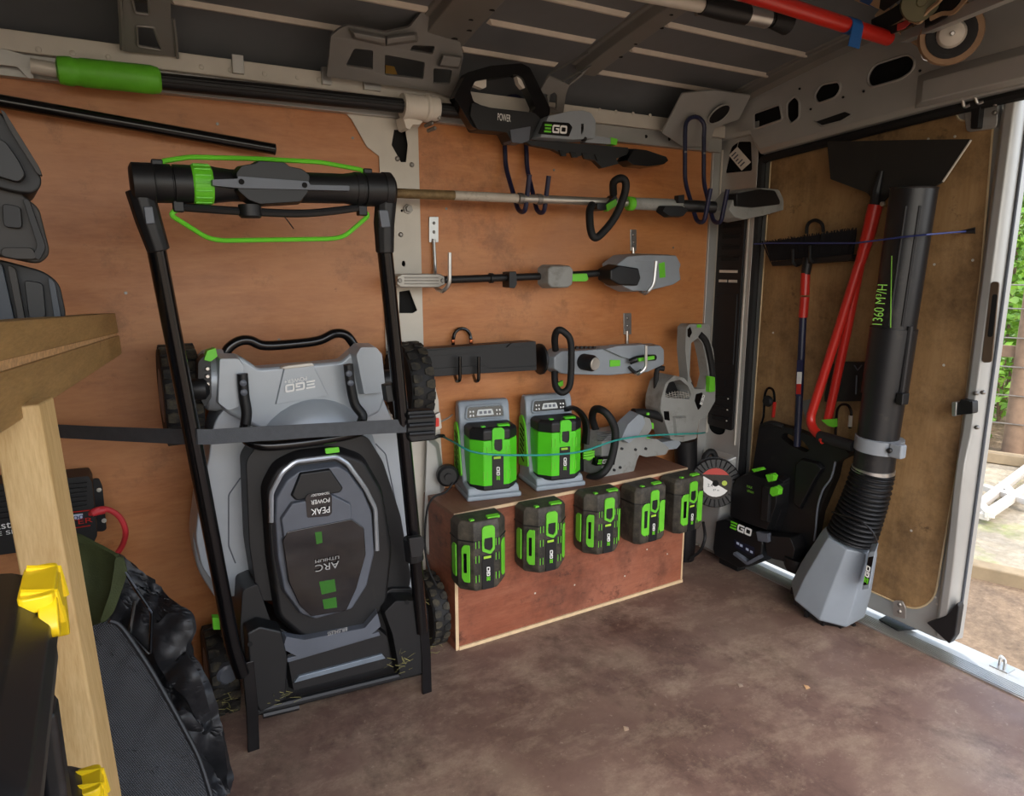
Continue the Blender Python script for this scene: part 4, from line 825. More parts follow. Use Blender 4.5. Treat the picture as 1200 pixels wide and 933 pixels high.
    # tabs on the lid
    MB().box((.028, -d_ * .30, h + .002), (.040, .016, .008), Matrix.Rotation(.2, 3, 'X')).build('lid_tab', side, t, bevel=.002)
    MB().box((-.038, -d_ * .28, h - .001), (.014, .014, .010)).build('lid_tab', side, t, bevel=.002)
    return t
spots = [(.905, 'side', 'black battery with green cheeks at the left end of the plywood box front'), (1.128, 'side', 'second black battery from the left on the plywood box front'),
         (1.354, 'side', 'middle one of five black batteries on the plywood box front'), (1.546, 'front', 'fourth battery from the left on the box, with wide green front cheeks'), (1.725, 'front', 'rightmost battery on the plywood box front, beside the line spool')]
m_mud = M('muddy_black_plastic', '26241f', .6, 0, .2, 20, '5e5648', .46, 16)
protoA = make_battery(spots[0][2], m_mud, m_greend, group='batteries on the box front'); protoB = make_battery(spots[3][2], m_mud, m_greend, panels='front', group='batteries on the box front')
for i, (x, kind, lab) in enumerate(spots):
    b_ = protoA if i == 0 else (protoB if i == 3 else copy_tree(protoA if kind == 'side' else protoB))
    b_.location = (x + .004, BY - .055, (.235, .24, .25, .248, .25)[i]); b_['label'] = lab; s_ = (1.02, 1.0, .97, .94, .94)[i]; b_.scale = (s_, s_, s_)
    b_.rotation_euler.z = math.radians((-4, -3, -3, 2, 2)[i])
    mt_ = MB().span((x - .03, BY - .012, .26), (x + .04, BY, .40)).build('battery_mount', m_black, bn, bevel=.002)

# ------------------------------------------------------------------ two chargers with full batteries
m_chg = M('blue_grey_plastic', '8d979f', .42, 0, .05, 12, '6b6a66', .12, 14)
def make_charger():
    t = thing('battery_charger', 'x', 'charger', (0, 0, 0), 'chargers on the plywood box'); w_, h, d_ = .172, .30, .16
    prof_ = [(-.08, 0), (-.08, .028), (-.072, .040), (-.02, .046), (.0, .10), (.018, .20), (.012, .215), (.022, .282), (.034, h), (.062, h), (.075, .27), (.08, .0)]
    L_ = [V((-w_ / 2, y, z)) for y, z in prof_]; MB().prism(L_, (w_, 0, 0)).build('body', m_chg, t, bevel=.008, seg=3)
    # hooded display
    a = [V((x, y, z)) for x, y, z in ((-.066, .0160, .246), (.066, .0160, .246), (.060, .0212, .282), (-.060, .0212, .282))]
    nrm = (a[1] - a[0]).cross(a[3] - a[0]).normalized()
    MB().prism(rounded([p + nrm * .002 for p in a], .006), nrm * .002).build('display', m_blackgl, t)
    def onp(x, s, off=.005): return V((x, .0160 + .0052 * s, .246 + .036 * s)) + nrm * off
    MB().prism(rounded([onp(-.03, .2), onp(.03, .2), onp(.024, .75), onp(-.024, .75)], .003), nrm * .0008).build('display_bars', M('pale_print', 'c8ccca', .5), t)
    for x in (-.015, 0, .015): MB().prism([onp(x - .005, .35, .0062), onp(x + .005, .35, .0062), onp(x + .005, .6, .0062), onp(x - .005, .6, .0062)], nrm * .0005).build('bar_segment', m_slate, t)
    for x in (-.05, -.04, .04, .05):
        for s_ in (.25, .6): MB().prism(ell(onp(x, s_), (.003, 0, 0), (0, .001, .003), 8), nrm * .0008).build('icon', m_white, t)
    MB().tube(rounded([onp(-.066, -.05, .004), onp(.066, -.05, .004), onp(.06, 1.08, .004), onp(-.06, 1.08, .004)], .01, 4), .0035, 8, True).build('display_hood', m_chg, t)
    # green louvred cheek on each side
    for s in (-1, 1):
        c_ = MB().prism(rounded([V((s * w_ / 2, y, z)) for y, z in ((-.018, .065), (.072, .05), (.068, .225), (.04, .235), (.012, .2))], .012), (s * .006, 0, 0)).build('louvred_cheek', m_green, t, bevel=.002)
        for k in range(7):
            z = .085 + k * .018; MB().box((s * (w_ / 2 + .0062), .036, z), (.002, .04, .006), Matrix.Rotation(.5, 3, 'X')).build('louvre', m_hole, c_)
    MB().loft([[V((x * w_ / 2, y, z)) for x, y in ((-1.06, -.09), (1.06, -.09), (1.06, .08), (-1.06, .08))] for z in (0, .018)]).build('foot', m_chg, t, bevel=.007)
    return t
m_bgreen = M('bright_battery_green', '55cc22', .4, 0, .06, 14)
cA = make_charger(); cB = copy_tree(cA)
bA = make_battery('bright green battery seated in the left hand charger', m_blackd, m_bgreen, .158, .105, .20, 'all', 'green batteries in the chargers')
bB = copy_tree(bA); bB['label'] = 'bright green battery seated in the charger next to the chainsaw'
for c_, b_, (xa, ya), (xb, yb), lab in ((cA, bA, (.932, 1.881), (1.087, 1.819), 'blue grey charger with green cheeks standing left on the box'), (cB, bB, (1.172, 1.857), (1.332, 1.804), 'blue grey charger standing on the box next to the chainsaw')):
    an = math.atan2(yb - ya, xb - xa) * .52; R_ = Matrix.Rotation(an, 3, 'Z'); mid = V(((xa + xb) / 2, (ya + yb) / 2, BZ)); c_['label'] = lab
    c_.location = mid + R_ @ V((.006, .095, 0)); c_.rotation_euler.z = an
    b_.location = mid + R_ @ V((.012, .055, .036)); b_.rotation_euler.z = an
# flex and plug behind the left charger
pl_ = thing('charger_plug', 'round black plug and flex between the pillar and the left charger', 'plug', A(525, 560, 1.97))
MB().lathe(A(524, 556, 1.985), (-.3, -1, 0), [(.03, -.01), (.036, 0), (.036, .02), (.028, .026), (.012, .026), (.012, .034)], 18).build('plug_body', m_black, pl_)
MB().tube(smoothpath([A(531, 566, 1.95), A(522, 577, 1.95), A(508, 583, 1.95), A(500, 600, 1.93), A(498, 640, 1.90), A(503, 668, 1.88), A(513, 690, 1.86), A(518, 712, 1.86)], 5), .0035, 8).build('flex', m_rubber, pl_)

# ------------------------------------------------------------------ chainsaw on the box
cs = thing('chainsaw', 'grey chainsaw with black wraparound front handle lying on the box', 'chainsaw', (1.55, 1.9, BZ)); Y = 1.86
raised([(684, 512), (693, 502), (711, 500), (724, 495), (738, 481), (744, 483), (747, 494), (739, 507), (753, 508), (768, 519), (764, 527), (739, 530), (731, 527), (728, 534), (723, 552), (698, 561), (684, 558)], Y + .10, Y + .01, .93, 'motor_body', m_greyd, cs, .008, .006)
raised([(716, 512), (724, 494), (738, 481), (744, 483), (747, 492), (738, 508), (726, 518)], Y + .03, Y - .02, .9, 'front_cowl', m_grey, cs, .006, .005)
ext([(753, 515), (768, 520), (795, 515), (798, 520), (793, 526), (764, 530), (750, 528)], Y + .02, .05, 'handle_base', m_grey, cs, .004, .004)
MB().tube(smoothpath([A(742, 484, Y + .04), A(756, 484, Y + .04), A(772, 488, Y + .04), A(786, 497, Y + .04), A(792, 508, Y + .04), A(794, 518, Y + .04)], 5), [.017, .016, .0155], 12).build('rear_handle', m_rubber, cs)
ext([(751, 493), (766, 496), (766, 503), (760, 501)], Y + .03, .02, 'trigger', m_green, cs, .002, .002)
MB().lathe(A(759, 488, Y + .022), (0, 0, 1), [(.007, .006), (.006, .014)], 10).build('lock_button', m_green, cs)
MB().tube(smoothpath([A(698, 503, Y + .09), A(694, 490, Y + .08), A(697, 480, Y + .04), A(706, 481, Y - .01), A(715, 490, Y - .03), A(721, 506, Y - .035), A(719, 528, Y - .035), A(713, 546, Y - .03), A(704, 556, Y - .02), A(690, 560, Y + .03)], 5), .0135, 12).build('front_handle', m_rubber, cs)
MB().tube(smoothpath([A(662, 480, Y + .06), A(672, 478, Y + .07), A(682, 486, Y + .07), A(687, 500, Y + .07), A(686, 520, Y + .07)], 5), 0, 8, flat=(.02, .008), up=(0, 1, 0)).build('hand_guard', m_black, cs)
MB().lathe(A(690, 533, Y + .02), (0, -1, 0), [(.020, -.01), (.020, .004), (.016, .007)], 18).build('tension_knob', m_greend, cs)
for k in (-1, 0, 1): MB().span(A(684, 533, Y + .002) + V((0, 0, k * .009 - .001)), A(696, 533, Y + .006) + V((0, 0, k * .009 + .001))).build('knob_rib', m_greend, cs)
MB().prism(rounded(pp([(697, 546), (700, 536), (722, 534), (720, 545)], Y + .001), .003), (0, .02, 0)).build('badge', m_blackgl, cs)
ego(A(700, 544, Y - .001), A(718, 543, Y) - A(700, 544, Y), (0, 0, 1), .016, cs, wide=1.1)
for k in range(5): MB().tube([A(700, 507 + k * 2.5, Y + .008), A(722, 505 + k * 2.5, Y + .008)], .0012, 6).build('vent_slat', m_slate, cs)
for q in ((729, 526), (745, 527), (757, 526), (727, 548), (720, 551)): MB().lathe(A(q[0], q[1], Y + .006), (0, -1, 0), [(.005, -.01), (.005, .002), (.002, .003)], 8).build('bolt', m_black, cs)
ext([(750, 512), (762, 513), (762, 521), (751, 521)], Y + .012, .02, 'rear_latch', m_green, cs, .002, .002)
ext([(736, 527), (752, 526), (750, 533), (738, 534)], Y + .03, .04, 'chain_catcher', m_grey, cs, .002, .002)
ext([(668, 540), (690, 538), (690, 556), (668, 558)], Y + .10, .02, 'bar_stub', m_blackd, cs, .002, .002)

# ------------------------------------------------------------------ handheld leaf blower in the corner (pixel scale 5.18 about 760,370)
bl = thing('leaf_blower', 'dusty grey handheld leaf blower stood upright in the rear corner', 'leaf blower', (1.9, 1.93, 0)); Y = 1.90
ext([(804, 384), (808, 380), (829, 380), (832, 384), (831, 395), (836, 410), (839, 440), (838, 470), (828, 488), (814, 494), (806, 462), (806, 440), (803, 410)], Y - .01, .045, 'handle_frame', m_greyd, bl, .007, .004, 2, holes=[[(810, 402), (818, 396), (823, 402), (827, 420), (830, 440), (826, 456), (814, 456), (808, 440)]])
MB().tube(smoothpath([A(820, 392, Y - .01), A(827, 400, Y - .015), A(832, 418, Y - .015), A(835, 438, Y - .015), A(834, 456, Y - .01)], 4), .0125, 10).build('grip', m_rubber, bl)
ext([(832, 441), (838, 442), (838, 459), (831, 460)], Y - .028, .02, 'speed_switch', m_greend, bl, .003, .004)
MB().prism(rounded(pp([(806, 386), (809, 383), (811, 390), (808, 396), (806, 394)], Y - .0115), .002), (0, .003, 0)).build('top_badge', m_blackgl, bl)
MB().prism(rounded(pp([(817, 380.4), (822, 380.4), (822, 384), (817, 384)], Y - .012), .001), (0, .01, 0)).build('top_tab', m_greend, bl)
# motor housing with meshed intake
ext([(775, 467), (780, 449), (790, 440), (802, 443), (812, 456), (814, 470), (820, 486), (818, 500), (816, 514), (800, 518), (786, 515), (779, 494), (774, 480)], Y - .02, .085, 'motor_housing', m_greyd, bl, .012, .006, 3, holes=[[(780, 458), (784, 448), (797, 445), (806, 452), (810, 462), (808, 468), (780, 466)]])
ext([(778, 456), (783, 446), (798, 443), (808, 452), (811, 464), (808, 470), (779, 468)], Y + .05, .04, 'intake_bowl', m_blackd, bl, .004, .004)
ms = MB()
for k in range(9): ms.tube([A(781 + k * 3.2, 461 - 3 * math.sin(k / 8 * math.pi), Y - .012), A(783 + k * 3.2, 469, Y - .016)], .0011, 5)
for k in range(4): ms.tube(smoothpath([A(779, 464 + k * 1.7, Y - .012), A(794, 459.5 + k * 2.6, Y - .016), A(811, 463 + k * 1.9, Y - .012)], 4), .0011, 5)
ms.build('intake_mesh', M('pale_mesh', 'b0aca2', .5, .3), bl)
MB().prism(rounded(pp([(814, 472), (816, 462), (823, 460), (825, 468), (821, 478), (816, 482)], Y - .0125), .004), (0, .004, 0)).build('badge', m_blackgl, bl)
ego(A(822.3, 475, Y - .0135), A(824, 463, Y) - A(820, 476, Y), (-1, 0, .1), .012, bl, em=m_white, wide=1.0)
MB().prism(rounded(pp([(778, 482), (784, 482), (785, 493), (779, 492)], Y - .0215), .003), (0, .003, 0)).build('small_badge', m_blackgl, bl)
raised([(788, 488), (803, 487), (801, 512), (790, 512)], Y - .02, Y - .032, .85, 'front_rib', m_greyd, bl, .003, .003)
MB().tube(smoothpath([A(778, 432, Y + .02), A(770, 434, Y + .03), A(769, 460, Y + .03), A(773, 484, Y + .02), A(780, 492, Y + .02)], 4), .010, 10).build('air_guard', m_rubber, bl)
MB().tube([A(803, 514, Y + .04), A(804, 545, Y + .045), A(805, 600, Y + .055)], [.046, .043, .042], 16).build('nozzle', m_blackd, bl)
MB().lathe(V((A(805, 600, Y + .055).x, A(805, 600, Y + .055).y, .0)), (0, 0, 1), [(.038, 0), (.04, .004), (.042, A(805, 600, Y + .055).z)], 16).build('nozzle_tip', m_blackd, bl)

# ------------------------------------------------------------------ teal cord tied across the bench
co = thing('elastic_cord', 'teal elastic cord stretched across the chargers and the chainsaw', 'cord', A(620, 530, 1.8))
CP = [A(518, 511, 2.02), A(533, 519, 1.87), A(552, 529, 1.800), A(580, 533, 1.775), A(612, 533.5, 1.765), A(645, 533, 1.765), A(682, 529, 1.765), A(722, 516, 1.80), A(755, 511, 1.82), A(790, 509, 1.83), A(818, 508, 1.85), A(826, 507, 1.99)]
MB().tube(smoothpath(CP, 5), .0032, 8).build('cord', cv, co)
MB().tube(smoothpath([A(500, 508, 2.03), A(508, 513, 2.0), A(514, 511, 1.995), A(520, 511, 2.01)], 4), .006, 8).build('cord_toggle', m_black, co)

# ------------------------------------------------------------------ spool of trimmer line by the pillar
spx = thing('line_spool', 'black spool of trimmer line with a red and white paper label', 'spool', (2.0, 1.86, 0))
sc_ = A(838, 566, 1.85); ax_ = V((-.75, -1, .12)).normalized(); su = V((1, -.75, 0)).normalized(); sv = ax_.cross(su); sv = sv if sv.z > 0 else -sv
MB().lathe(sc_ + ax_ * -.035, ax_, [(.06, 0), (.094, .001), (.098, .004), (.098, .009), (.07, .012), (.07, .028), (.098, .031), (.098, .037), (.094, .040), (.06, .041)], 36).build('spool_body', m_black, spx)
for k in range(28):
    a = 2 * math.pi * k / 28; e_ = su * math.cos(a) + sv * math.sin(a); MB().tube([sc_ + ax_ * .0066 + e_ * .064, sc_ + ax_ * .0066 + e_ * .094], .0022, 5).build('spool_rib', m_blackd, spx)
lb = MB().prism([sc_ + ax_ * .0066 + (su * math.cos(2 * math.pi * k / 32) + sv * math.sin(2 * math.pi * k / 32)) * .062 for k in range(32)], ax_ * .0012).build('paper_label', m_blackgl, spx)
def spp(x, y, o=.0082): return sc_ + ax_ * o + su * x + sv * y
MB().prism([spp(.054 * math.cos(a), .054 * math.sin(a)) for a in [math.radians(150 + 18 * k) for k in range(11)]], ax_ * .0005).build('label_white', m_white, lb)
MB().prism([spp(.060 * math.cos(a), .060 * math.sin(a)) for a in [math.radians(35 + 11 * k) for k in range(11)]], ax_ * .0005).build('label_red', m_red, lb)
MB().prism(ell(spp(.034, .002), su * .010, sv * .010, 14), ax_ * .0008).build('label_sticker', M('lime_sticker', 'b4c84a', .5), lb)
MB().lathe(sc_ + ax_ * .008, ax_, [(.012, 0), (.012, .003), (.005, .003)], 14).build('spool_bore', m_hole, spx)
textmesh('2.4', spp(-.030, -.014, .009), su, sv, .012, m_black, 'lettering', lb, .0006)
textmesh('87 m', spp(-.008, -.030, .009), su, sv, .008, m_black, 'lettering', lb, .0006)
MB().tube(smoothpath([sc_ + V((-.02, .05, .0)), sc_ + V((.0, .06, .09)), sc_ + V((.03, .05, .11)), sc_ + V((.05, .04, .06))], 5), .012, 8).build('line_coil', m_rubber, spx)
MB().tube(smoothpath([A(824, 612, 1.9), A(826, 630, 1.9), A(820, 646, 1.88), A(806, 656, 1.86)], 5), .006, 8).build('line_tail', m_blackd, spx)
# ------------------------------------------------------------------ things on the rear door and by it
def extx(pts, x, dep, name, mat, par, bev=.004, rr=.006, holes=()):
    return MB().prism(rounded(bb(pts, x), rr, 3), (dep, 0, 0), [rounded(bb(h, x), rr, 3) for h in holes]).build(name, mat, par, bevel=bev)
def raisedx(pts, x0, x1, shrink, name, mat, par, bev=.004, rr=.006):
    a = rounded(bb(pts, x0), rr, 3); c = sum(a, V((0, 0, 0))) / len(a)
    return MB().loft([a, [c + (p - c) * shrink + V((x1 - x0, 0, 0)) for p in a]]).build(name, mat, par, bevel=bev)
# wide scraper blade on a red forked handle
sh = thing('scraper_shovel', 'wide black shovel blade on a red tubular handle hung on the rear door', 'shovel', B(1020, 330, 2.06))
extx([(969, 166), (1060, 164), (1138, 163), (1105, 213), (1094, 219), (1042, 228), (1034, 238), (1021, 232), (1016, 226), (973, 210)], 2.075, .008, 'blade', M('dark_rubber_blade', '1e1c19', .7, 0, .15, 10, '3a342c', .35, 8), sh, .002, .004)
MB().tube(bb([(1138, 164), (1105, 213)], 2.074), .0032, 6).build('blade_edge', M('pale_edge', 'bdb5a6', .5), sh)
MB().tube(bb([(1033, 200), (1027, 222), (1025, 240)], 2.07), [.006, .014, .016], 10).build('socket', m_blackd, sh)
MB().lathe(B(1034, 239, 2.062), (-1, 0, 0), [(.007, -.006), (.007, .003), (.003, .005)], 8).build('bolt', m_zinc, sh)
MB().tube([B(1026, 240, 2.068), B(1019, 270, 2.066), B(1008, 308, 2.06)], [.0215, .021, .016], 14).build('handle_sleeve', m_red, sh)
MB().tube(rounded([B(1008, 306, 2.06), B(986, 376, 2.045), B(947, 497, 2.02), B(966, 516, 2.00)], .05, 6, False), .0150, 14).build('handle_tube', m_red, sh)
MB().tube([B(1008, 308, 2.065), B(992, 390, 2.075), B(970, 492, 2.085)], .0145, 14).build('brace_tube', m_red, sh)
MB().tube(bb([(960, 511), (980, 517), (1000, 523)], 2.005), .0185, 12).build('grip', m_rubber, sh)
extx([(962, 492), (977, 491), (977, 501), (970, 499)], 2.07, .02, 'brace_tip', m_greend, sh, .002, .002)
# broom
brm = thing('broom', 'black broom on a red and navy handle hung upside down by a ring', 'broom', B(940, 400, 2.12))
XB = 2.105
m_brs = M('black_bristle', '15151a', .8, 0, .3, 60)
hd = extx([(903, 307), (998, 298), (998, 304), (992, 306), (905, 312)], XB - .02, .045, 'head', m_black, brm, .004, .004)
bs = MB(); random.seed(3)
for r_ in range(3):
    for k in range(44):
        t = (k + random.random() * .5) / 44; px = 903 + 93 * t; py = 307 - 8.5 * t; top = (893 + 112 * t + random.uniform(-1, 1), 283 - 16 * t + random.uniform(-1.5, 1.5))
        a = B(px, py, XB - .012 + r_ * .012); b_ = B(top[0], top[1], XB - .022 + r_ * .018); dv = V((0, .0013, 0)); bs.add([a - dv, a + dv, b_ + dv * 1.4, b_ - dv * 1.4, a + V((.002, 0, 0)), b_ + V((.002, 0, 0))], [(0, 1, 2, 3), (0, 4, 5, 3), (1, 4, 5, 2)])
bo = bs.build('bristles', m_brs, brm); bo['kind'] = 'stuff'
extx([(896, 284), (1002, 269), (998, 298), (903, 306)], XB, .012, 'bristle_core', m_brs, brm, .003, .004)
MB().tube(bb([(947, 302), (944, 322)], XB - .008), [.017, .015], 12).build('socket', m_black, brm)
for a, b_, mt_, r_ in (((944, 320), (943, 346), m_red, .0155), ((943, 348), (941, 372), m_red, .0155), ((941, 372), (934, 523), M('navy_paint', '1c2038', .35, 0, .08), .0125)):
    MB().tube([B(a[0], a[1], XB - .008), B(b_[0], b_[1], XB - .008)], r_, 12).build('handle_section', mt_, brm)
lp = MB().prism([B(934, 422, XB - .022), B(940.5, 422, XB - .022), B(938.5, 464, XB - .022), B(932, 464, XB - .022)], (.003, 0, 0)).build('printed_label', M('navy_label', '20264a', .4), brm)
uv = B(933, 462, XB) - B(936, 424, XB)
for a, b_, mt_ in ((462, 450, m_red), (450, 436, m_white)):
    MB().prism([B(932.6 + (464 - a) * .055, a, XB - .0228), B(938.2 + (464 - a) * .055, a, XB - .0228), B(938.2 + (464 - b_) * .055, b_, XB - .0228), B(932.6 + (464 - b_) * .055, b_, XB - .0228)], (.0006, 0, 0)).build('label_block', mt_, lp)
textmesh('SWEEP', B(936.4, 448, XB - .0232), -uv, (0, .3, .0), .010, M('navy_print', '1c2148', .5), 'lettering', lp, -.0006, width=.03)
hr_ = thing('ring_hook', 'black ring hook behind the broom head on the rear door', 'hook', B(956, 268, 2.14))
MB().tube(rounded(bb([(945, 274), (946, 262), (955, 257), (964, 262), (965, 272)], 2.135), .02, 5, False), .006, 8).build('hook_ring', m_black, hr_)
for px, py in ((929, 300), (949, 296)): MB().tube(rounded([B(px, py - 8, 2.07), B(px, py + 8, 2.07), B(px + 4, py + 12, 2.085), B(px + 12, py + 8, 2.13)], .01, 4, False), .005, 8).build('hook_prong', m_black, hr_)
# thin blue cord across
bc = thing('thin_cord', 'thin blue cord with black toggle stretched across the blower tube', 'cord', B(1040, 283, 1.97))
MB().tube([B(884, 286, 2.085), B(900, 285, 2.07), B(1002, 285, 2.03), B(1056, 278, 1.965), B(1085, 275, 1.97), B(1134, 271, 2.12)], .0026, 6).build('cord', M('blue_cord', '34407c', .5), bc)
MB().tube([B(1126, 272, 2.112), B(1143, 270, 2.125)], [.004, .009, .003], 8).build('toggle', m_black, bc)
# big backpack blower tube, bellows and fan housing
bp = thing('backpack_blower', 'backpack blower: tall black air tube on ribbed hose above a grey fan housing', 'leaf blower', (2.06, 1.34, 0))
XT = 2.045
m_tube = M('dusty_black_tube', '1b1b1d', .38, 0, .12, 10, '5a5349', .28, 9)
def tcen(px, py): return B(px, py, XT)
c1 = tcen(1071, 222); c2 = tcen(1047, 388); c3 = tcen(1036, 462); c4 = tcen(1023, 552)
MB().tube([c1, c1 * .5 + c2 * .5, c2], [.062, .061, .060], 28).build('upper_tube', m_tube, bp)
MB().lathe(c1, (c1 - c2), [(.055, -.002), (.062, 0), (.064, .004), (.060, .006), (.050, .004)], 28).build('tube_lip', m_tube, bp)
MB().tube([c2 + (c1 - c2).normalized() * .01, c3], [.065, .065], 28).build('tube_sleeve', m_tube, bp)
MB().tube([c3 + (c2 - c3).normalized() * .004, c4], [.0605, .0595], 28).build('lower_tube', m_tube, bp)
td = (c2 - c1).normalized()
for off in ((-.040, -.048), (-.058, -.020)):
    MB().tube([c1 + td * .05 + V((off[0], off[1], 0)) * 1.02, c2 + td * -.02 + V((off[0], off[1], 0))], .0035, 6).build('tube_rib', m_tube, bp)
MB().tube([c2 + td * -.02 + V((-.02, -.060, 0)), c3 + V((-.02, -.064, 0))], .008, 8).build('lock_rail', m_tube, bp)
MB().box(c3 + V((-.02, -.070, 0)), (.034, .022, .036)).build('lock_tab', m_blackd, bp, bevel=.004)
mg = M('lime_print', '79b838', .5)
# lettering round the tube, reading upwards
o_ = B(1033.5, 381, XT - .064); uvec = (c1 - c2).normalized(); side_ = V((-.75, .66, 0))
nrm_ = (_c - o_); nrm_.z = 0; nrm_.normalize(); ve = uvec.cross(nrm_) * -1
textmesh('1360 M³/H', o_, uvec, nrm_.cross(uvec), .026, mg, 'lettering', bp, .001, width=.118)
MB().tube([B(1045, 300, XT - .062), B(1043.5, 384, XT - .062)], .0015, 6).build('printed_line', mg, bp)
# grey clamp
tdn = (c4 - c3).normalized(); kc = tcen(1030, 520)
m_cl = M('grey_nylon', '8f959b', .45)
MB().lathe(kc - tdn * .022, tdn, [(.062, 0), (.070, .001), (.070, .043), (.062, .044)], 28).build('tube_clamp', m_cl, bp)
MB().box(kc + V((-.03, -.078, 0)), (.03, .04, .044)).build('clamp_ear', m_cl, bp, bevel=.006)
MB().lathe(kc + V((-.046, -.064, 0)), (-1, -.2, 0), [(.008, 0), (.008, .006), (.004, .009)], 10).build('clamp_bolt', m_black, bp)
MB().lathe(c4 - tdn * .012, tdn, [(.060, 0), (.0625, .001), (.0625, .013), (.060, .014)], 28).build('hose_band', m_zinc, bp)
# ribbed hose curving into the housing
ht0 = B(998, 628, 2.035)
hp_ = smoothpath([c4, c4 * .66 + ht0 * .34 + V((0, -.004, 0)), c4 * .33 + ht0 * .67 + V((0, -.003, 0)), ht0], 14); n_ = len(hp_)
MB().tube(hp_, .058, 26).build('hose_liner', m_blackd, bp)
NR = 17
for k in range(NR):
    f_ = k / (NR - 1) * (n_ - 1); i_ = min(int(f_), n_ - 2); c_ = hp_[i_].lerp(hp_[i_ + 1], f_ - i_); d_ = (hp_[i_ + 1] - hp_[i_]).normalized(); R0 = .058 + .014 * k / NR
    MB().lathe(c_ - d_ * .006, d_, [(R0 - .004, 0), (R0 + .004, .003), (R0 + .0065, .006), (R0 + .004, .009), (R0 - .004, .012)], 26).build('hose_rib', m_black, bp)
MB().tube(smoothpath([B(975, 600, 1.97), B(985, 603, 1.955), B(1008, 611, 1.95), B(1022, 623, 1.96), B(1028, 636, 1.98)], 5), .003, 6).build('hose_wire', m_blackd, bp)
# faceted fan housing
hb = V((2.06, 1.375, .052)); hx = (ht0 - hb).normalized(); e1 = V((0, 1, 0)); e1 = (e1 - hx * e1.dot(hx)).normalized(); e2 = hx.cross(e1)
def hring(c_, ry, rx_, ch=.45):
    P_ = []
    for sx, sy in ((1, ch), (ch, 1), (-ch, 1), (-1, ch), (-1, -ch), (-ch, -1), (ch, -1), (1, -ch)): P_.append(c_ + e1 * sx * ry + e2 * sy * rx_)
    return P_
m_hous = M('blue_grey_housing', '8b949d', .46, 0, .05, 10, '6c6a66', .14, 12)
MB().loft([hring(ht0 - hx * .005, .074, .070), hring(ht0 - hx * .03, .082, .076), hring(hb + hx * .10, .106, .100), hring(hb + hx * .0, .115, .106), hring(hb - hx * .008, .110, .101)]).build('fan_housing', m_hous, bp, bevel=.005)
MB().loft([hring(hb - hx * .008, .106, .097), hring(hb - hx * .034, .1, .09)]).build('intake_base', m_blackd, bp, bevel=.006)
for k in range(12):
    a = k * math.pi / 6; MB().box(hb - hx * .024 + e1 * math.cos(a) * .112 + e2 * math.sin(a) * .096, (.012, .012, .022)).build('intake_fin', m_black, bp)
MB().box(ht0 - hx * .03 - e1 * .078, (.03, .028, .035)).build('housing_lug', m_hous, bp, bevel=.005)
bgp = [B(1018, 653, 1.955), B(1024, 652, 1.955), B(1018, 685, 1.955), B(1012, 686, 1.955)]
bn_ = (bgp[1] - bgp[0]).cross(bgp[3] - bgp[0]).normalized(); bn_ = bn_ if bn_.x < 0 else -bn_
hs_o = [p for p in bgp]
MB().loft([[p + (p - sum(bgp, V((0, 0, 0))) / 4) * .35 for p in bgp], [p + (p - sum(bgp, V((0, 0, 0))) / 4) * .45 + V((.06, .03, 0)) for p in bgp]]).build('badge_boss', m_hous, bp, bevel=.003)
MB().prism(rounded([p + bn_ * .001 for p in bgp], .003), bn_ * .001).build('badge', m_blackgl, bp)
ego(B(1016.8, 684.5, 1.9525), bgp[0] - bgp[3], (bgp[0] - bgp[1]), .013, bp, wide=1.35)
# backpack harness standing by the pillar
hn = thing('backpack_harness', 'black backpack battery carrier standing on the floor by the rear pillar', 'backpack', (2.05, 1.8, 0))
XH = 2.095
extx([(890, 498), (899, 494), (930, 503), (968, 519), (992, 528), (996, 534), (981, 541), (977, 560), (960, 601), (953, 640), (940, 662), (905, 655), (880, 640), (866, 600), (882, 548)], XH, .035, 'back_plate', m_blackd, hn, .008, .01, holes=[[(914, 512), (920, 507), (940, 516), (949, 527), (945, 531), (926, 522)]])
raisedx([(935, 541), (942, 536), (962, 541), (968, 548), (960, 560), (940, 598), (932, 592), (934, 560)], XH, XH - .018, .9, 'pad', m_black, hn, .004, .005)
raisedx([(905, 560), (918, 556), (926, 560), (922, 600), (914, 622), (902, 612)], XH, XH - .03, .88, 'rib_panel', m_blackd, hn, .004, .005)
MB().tube(smoothpath(bb([(979, 541), (974, 560), (964, 575), (958, 596), (956, 620), (954, 634)], XH - .006), 5), .0035, 6).build('pale_strap', M('grey_webbing_strap', '7c828c', .6), hn)
# its battery
bt = thing('backpack_battery', 'large black battery with green latches seated in the backpack carrier', 'battery', (2.0, 1.84, .2))
raisedx([(864, 604), (866, 575), (872, 556), (886, 550), (914, 557), (926, 564), (924, 590), (912, 622), (888, 614)], XH - .005, XH - .06, .9, 'case', m_black, bt, .008, .008)
raisedx([(897, 566), (906, 569), (903, 614), (894, 611)], XH - .055, XH - .072, .85, 'case_spine', m_blackd, bt, .003, .003)
for a in ([(884, 549), (895, 547), (898, 550), (887, 553)], [(900, 555), (909, 554), (912, 557), (910, 563), (904, 565)], [(906, 570), (914, 568), (918, 572), (917, 579), (909, 582), (905, 578)]):
    raisedx(a, XH - .055, XH - .075, .85, 'latch', m_green, bt, .003, .002)
textmesh('MAX', B(875.5, 571, XH - .0675), (0, -1, 0), (0, 0, 1), .010, mg, 'lettering', bt, .002, width=.026)
textmesh('LITHIUM', B(876, 576, XH - .0675), (0, -1, 0), (0, 0, 1), .008, mg, 'lettering', bt, .002, width=.03)
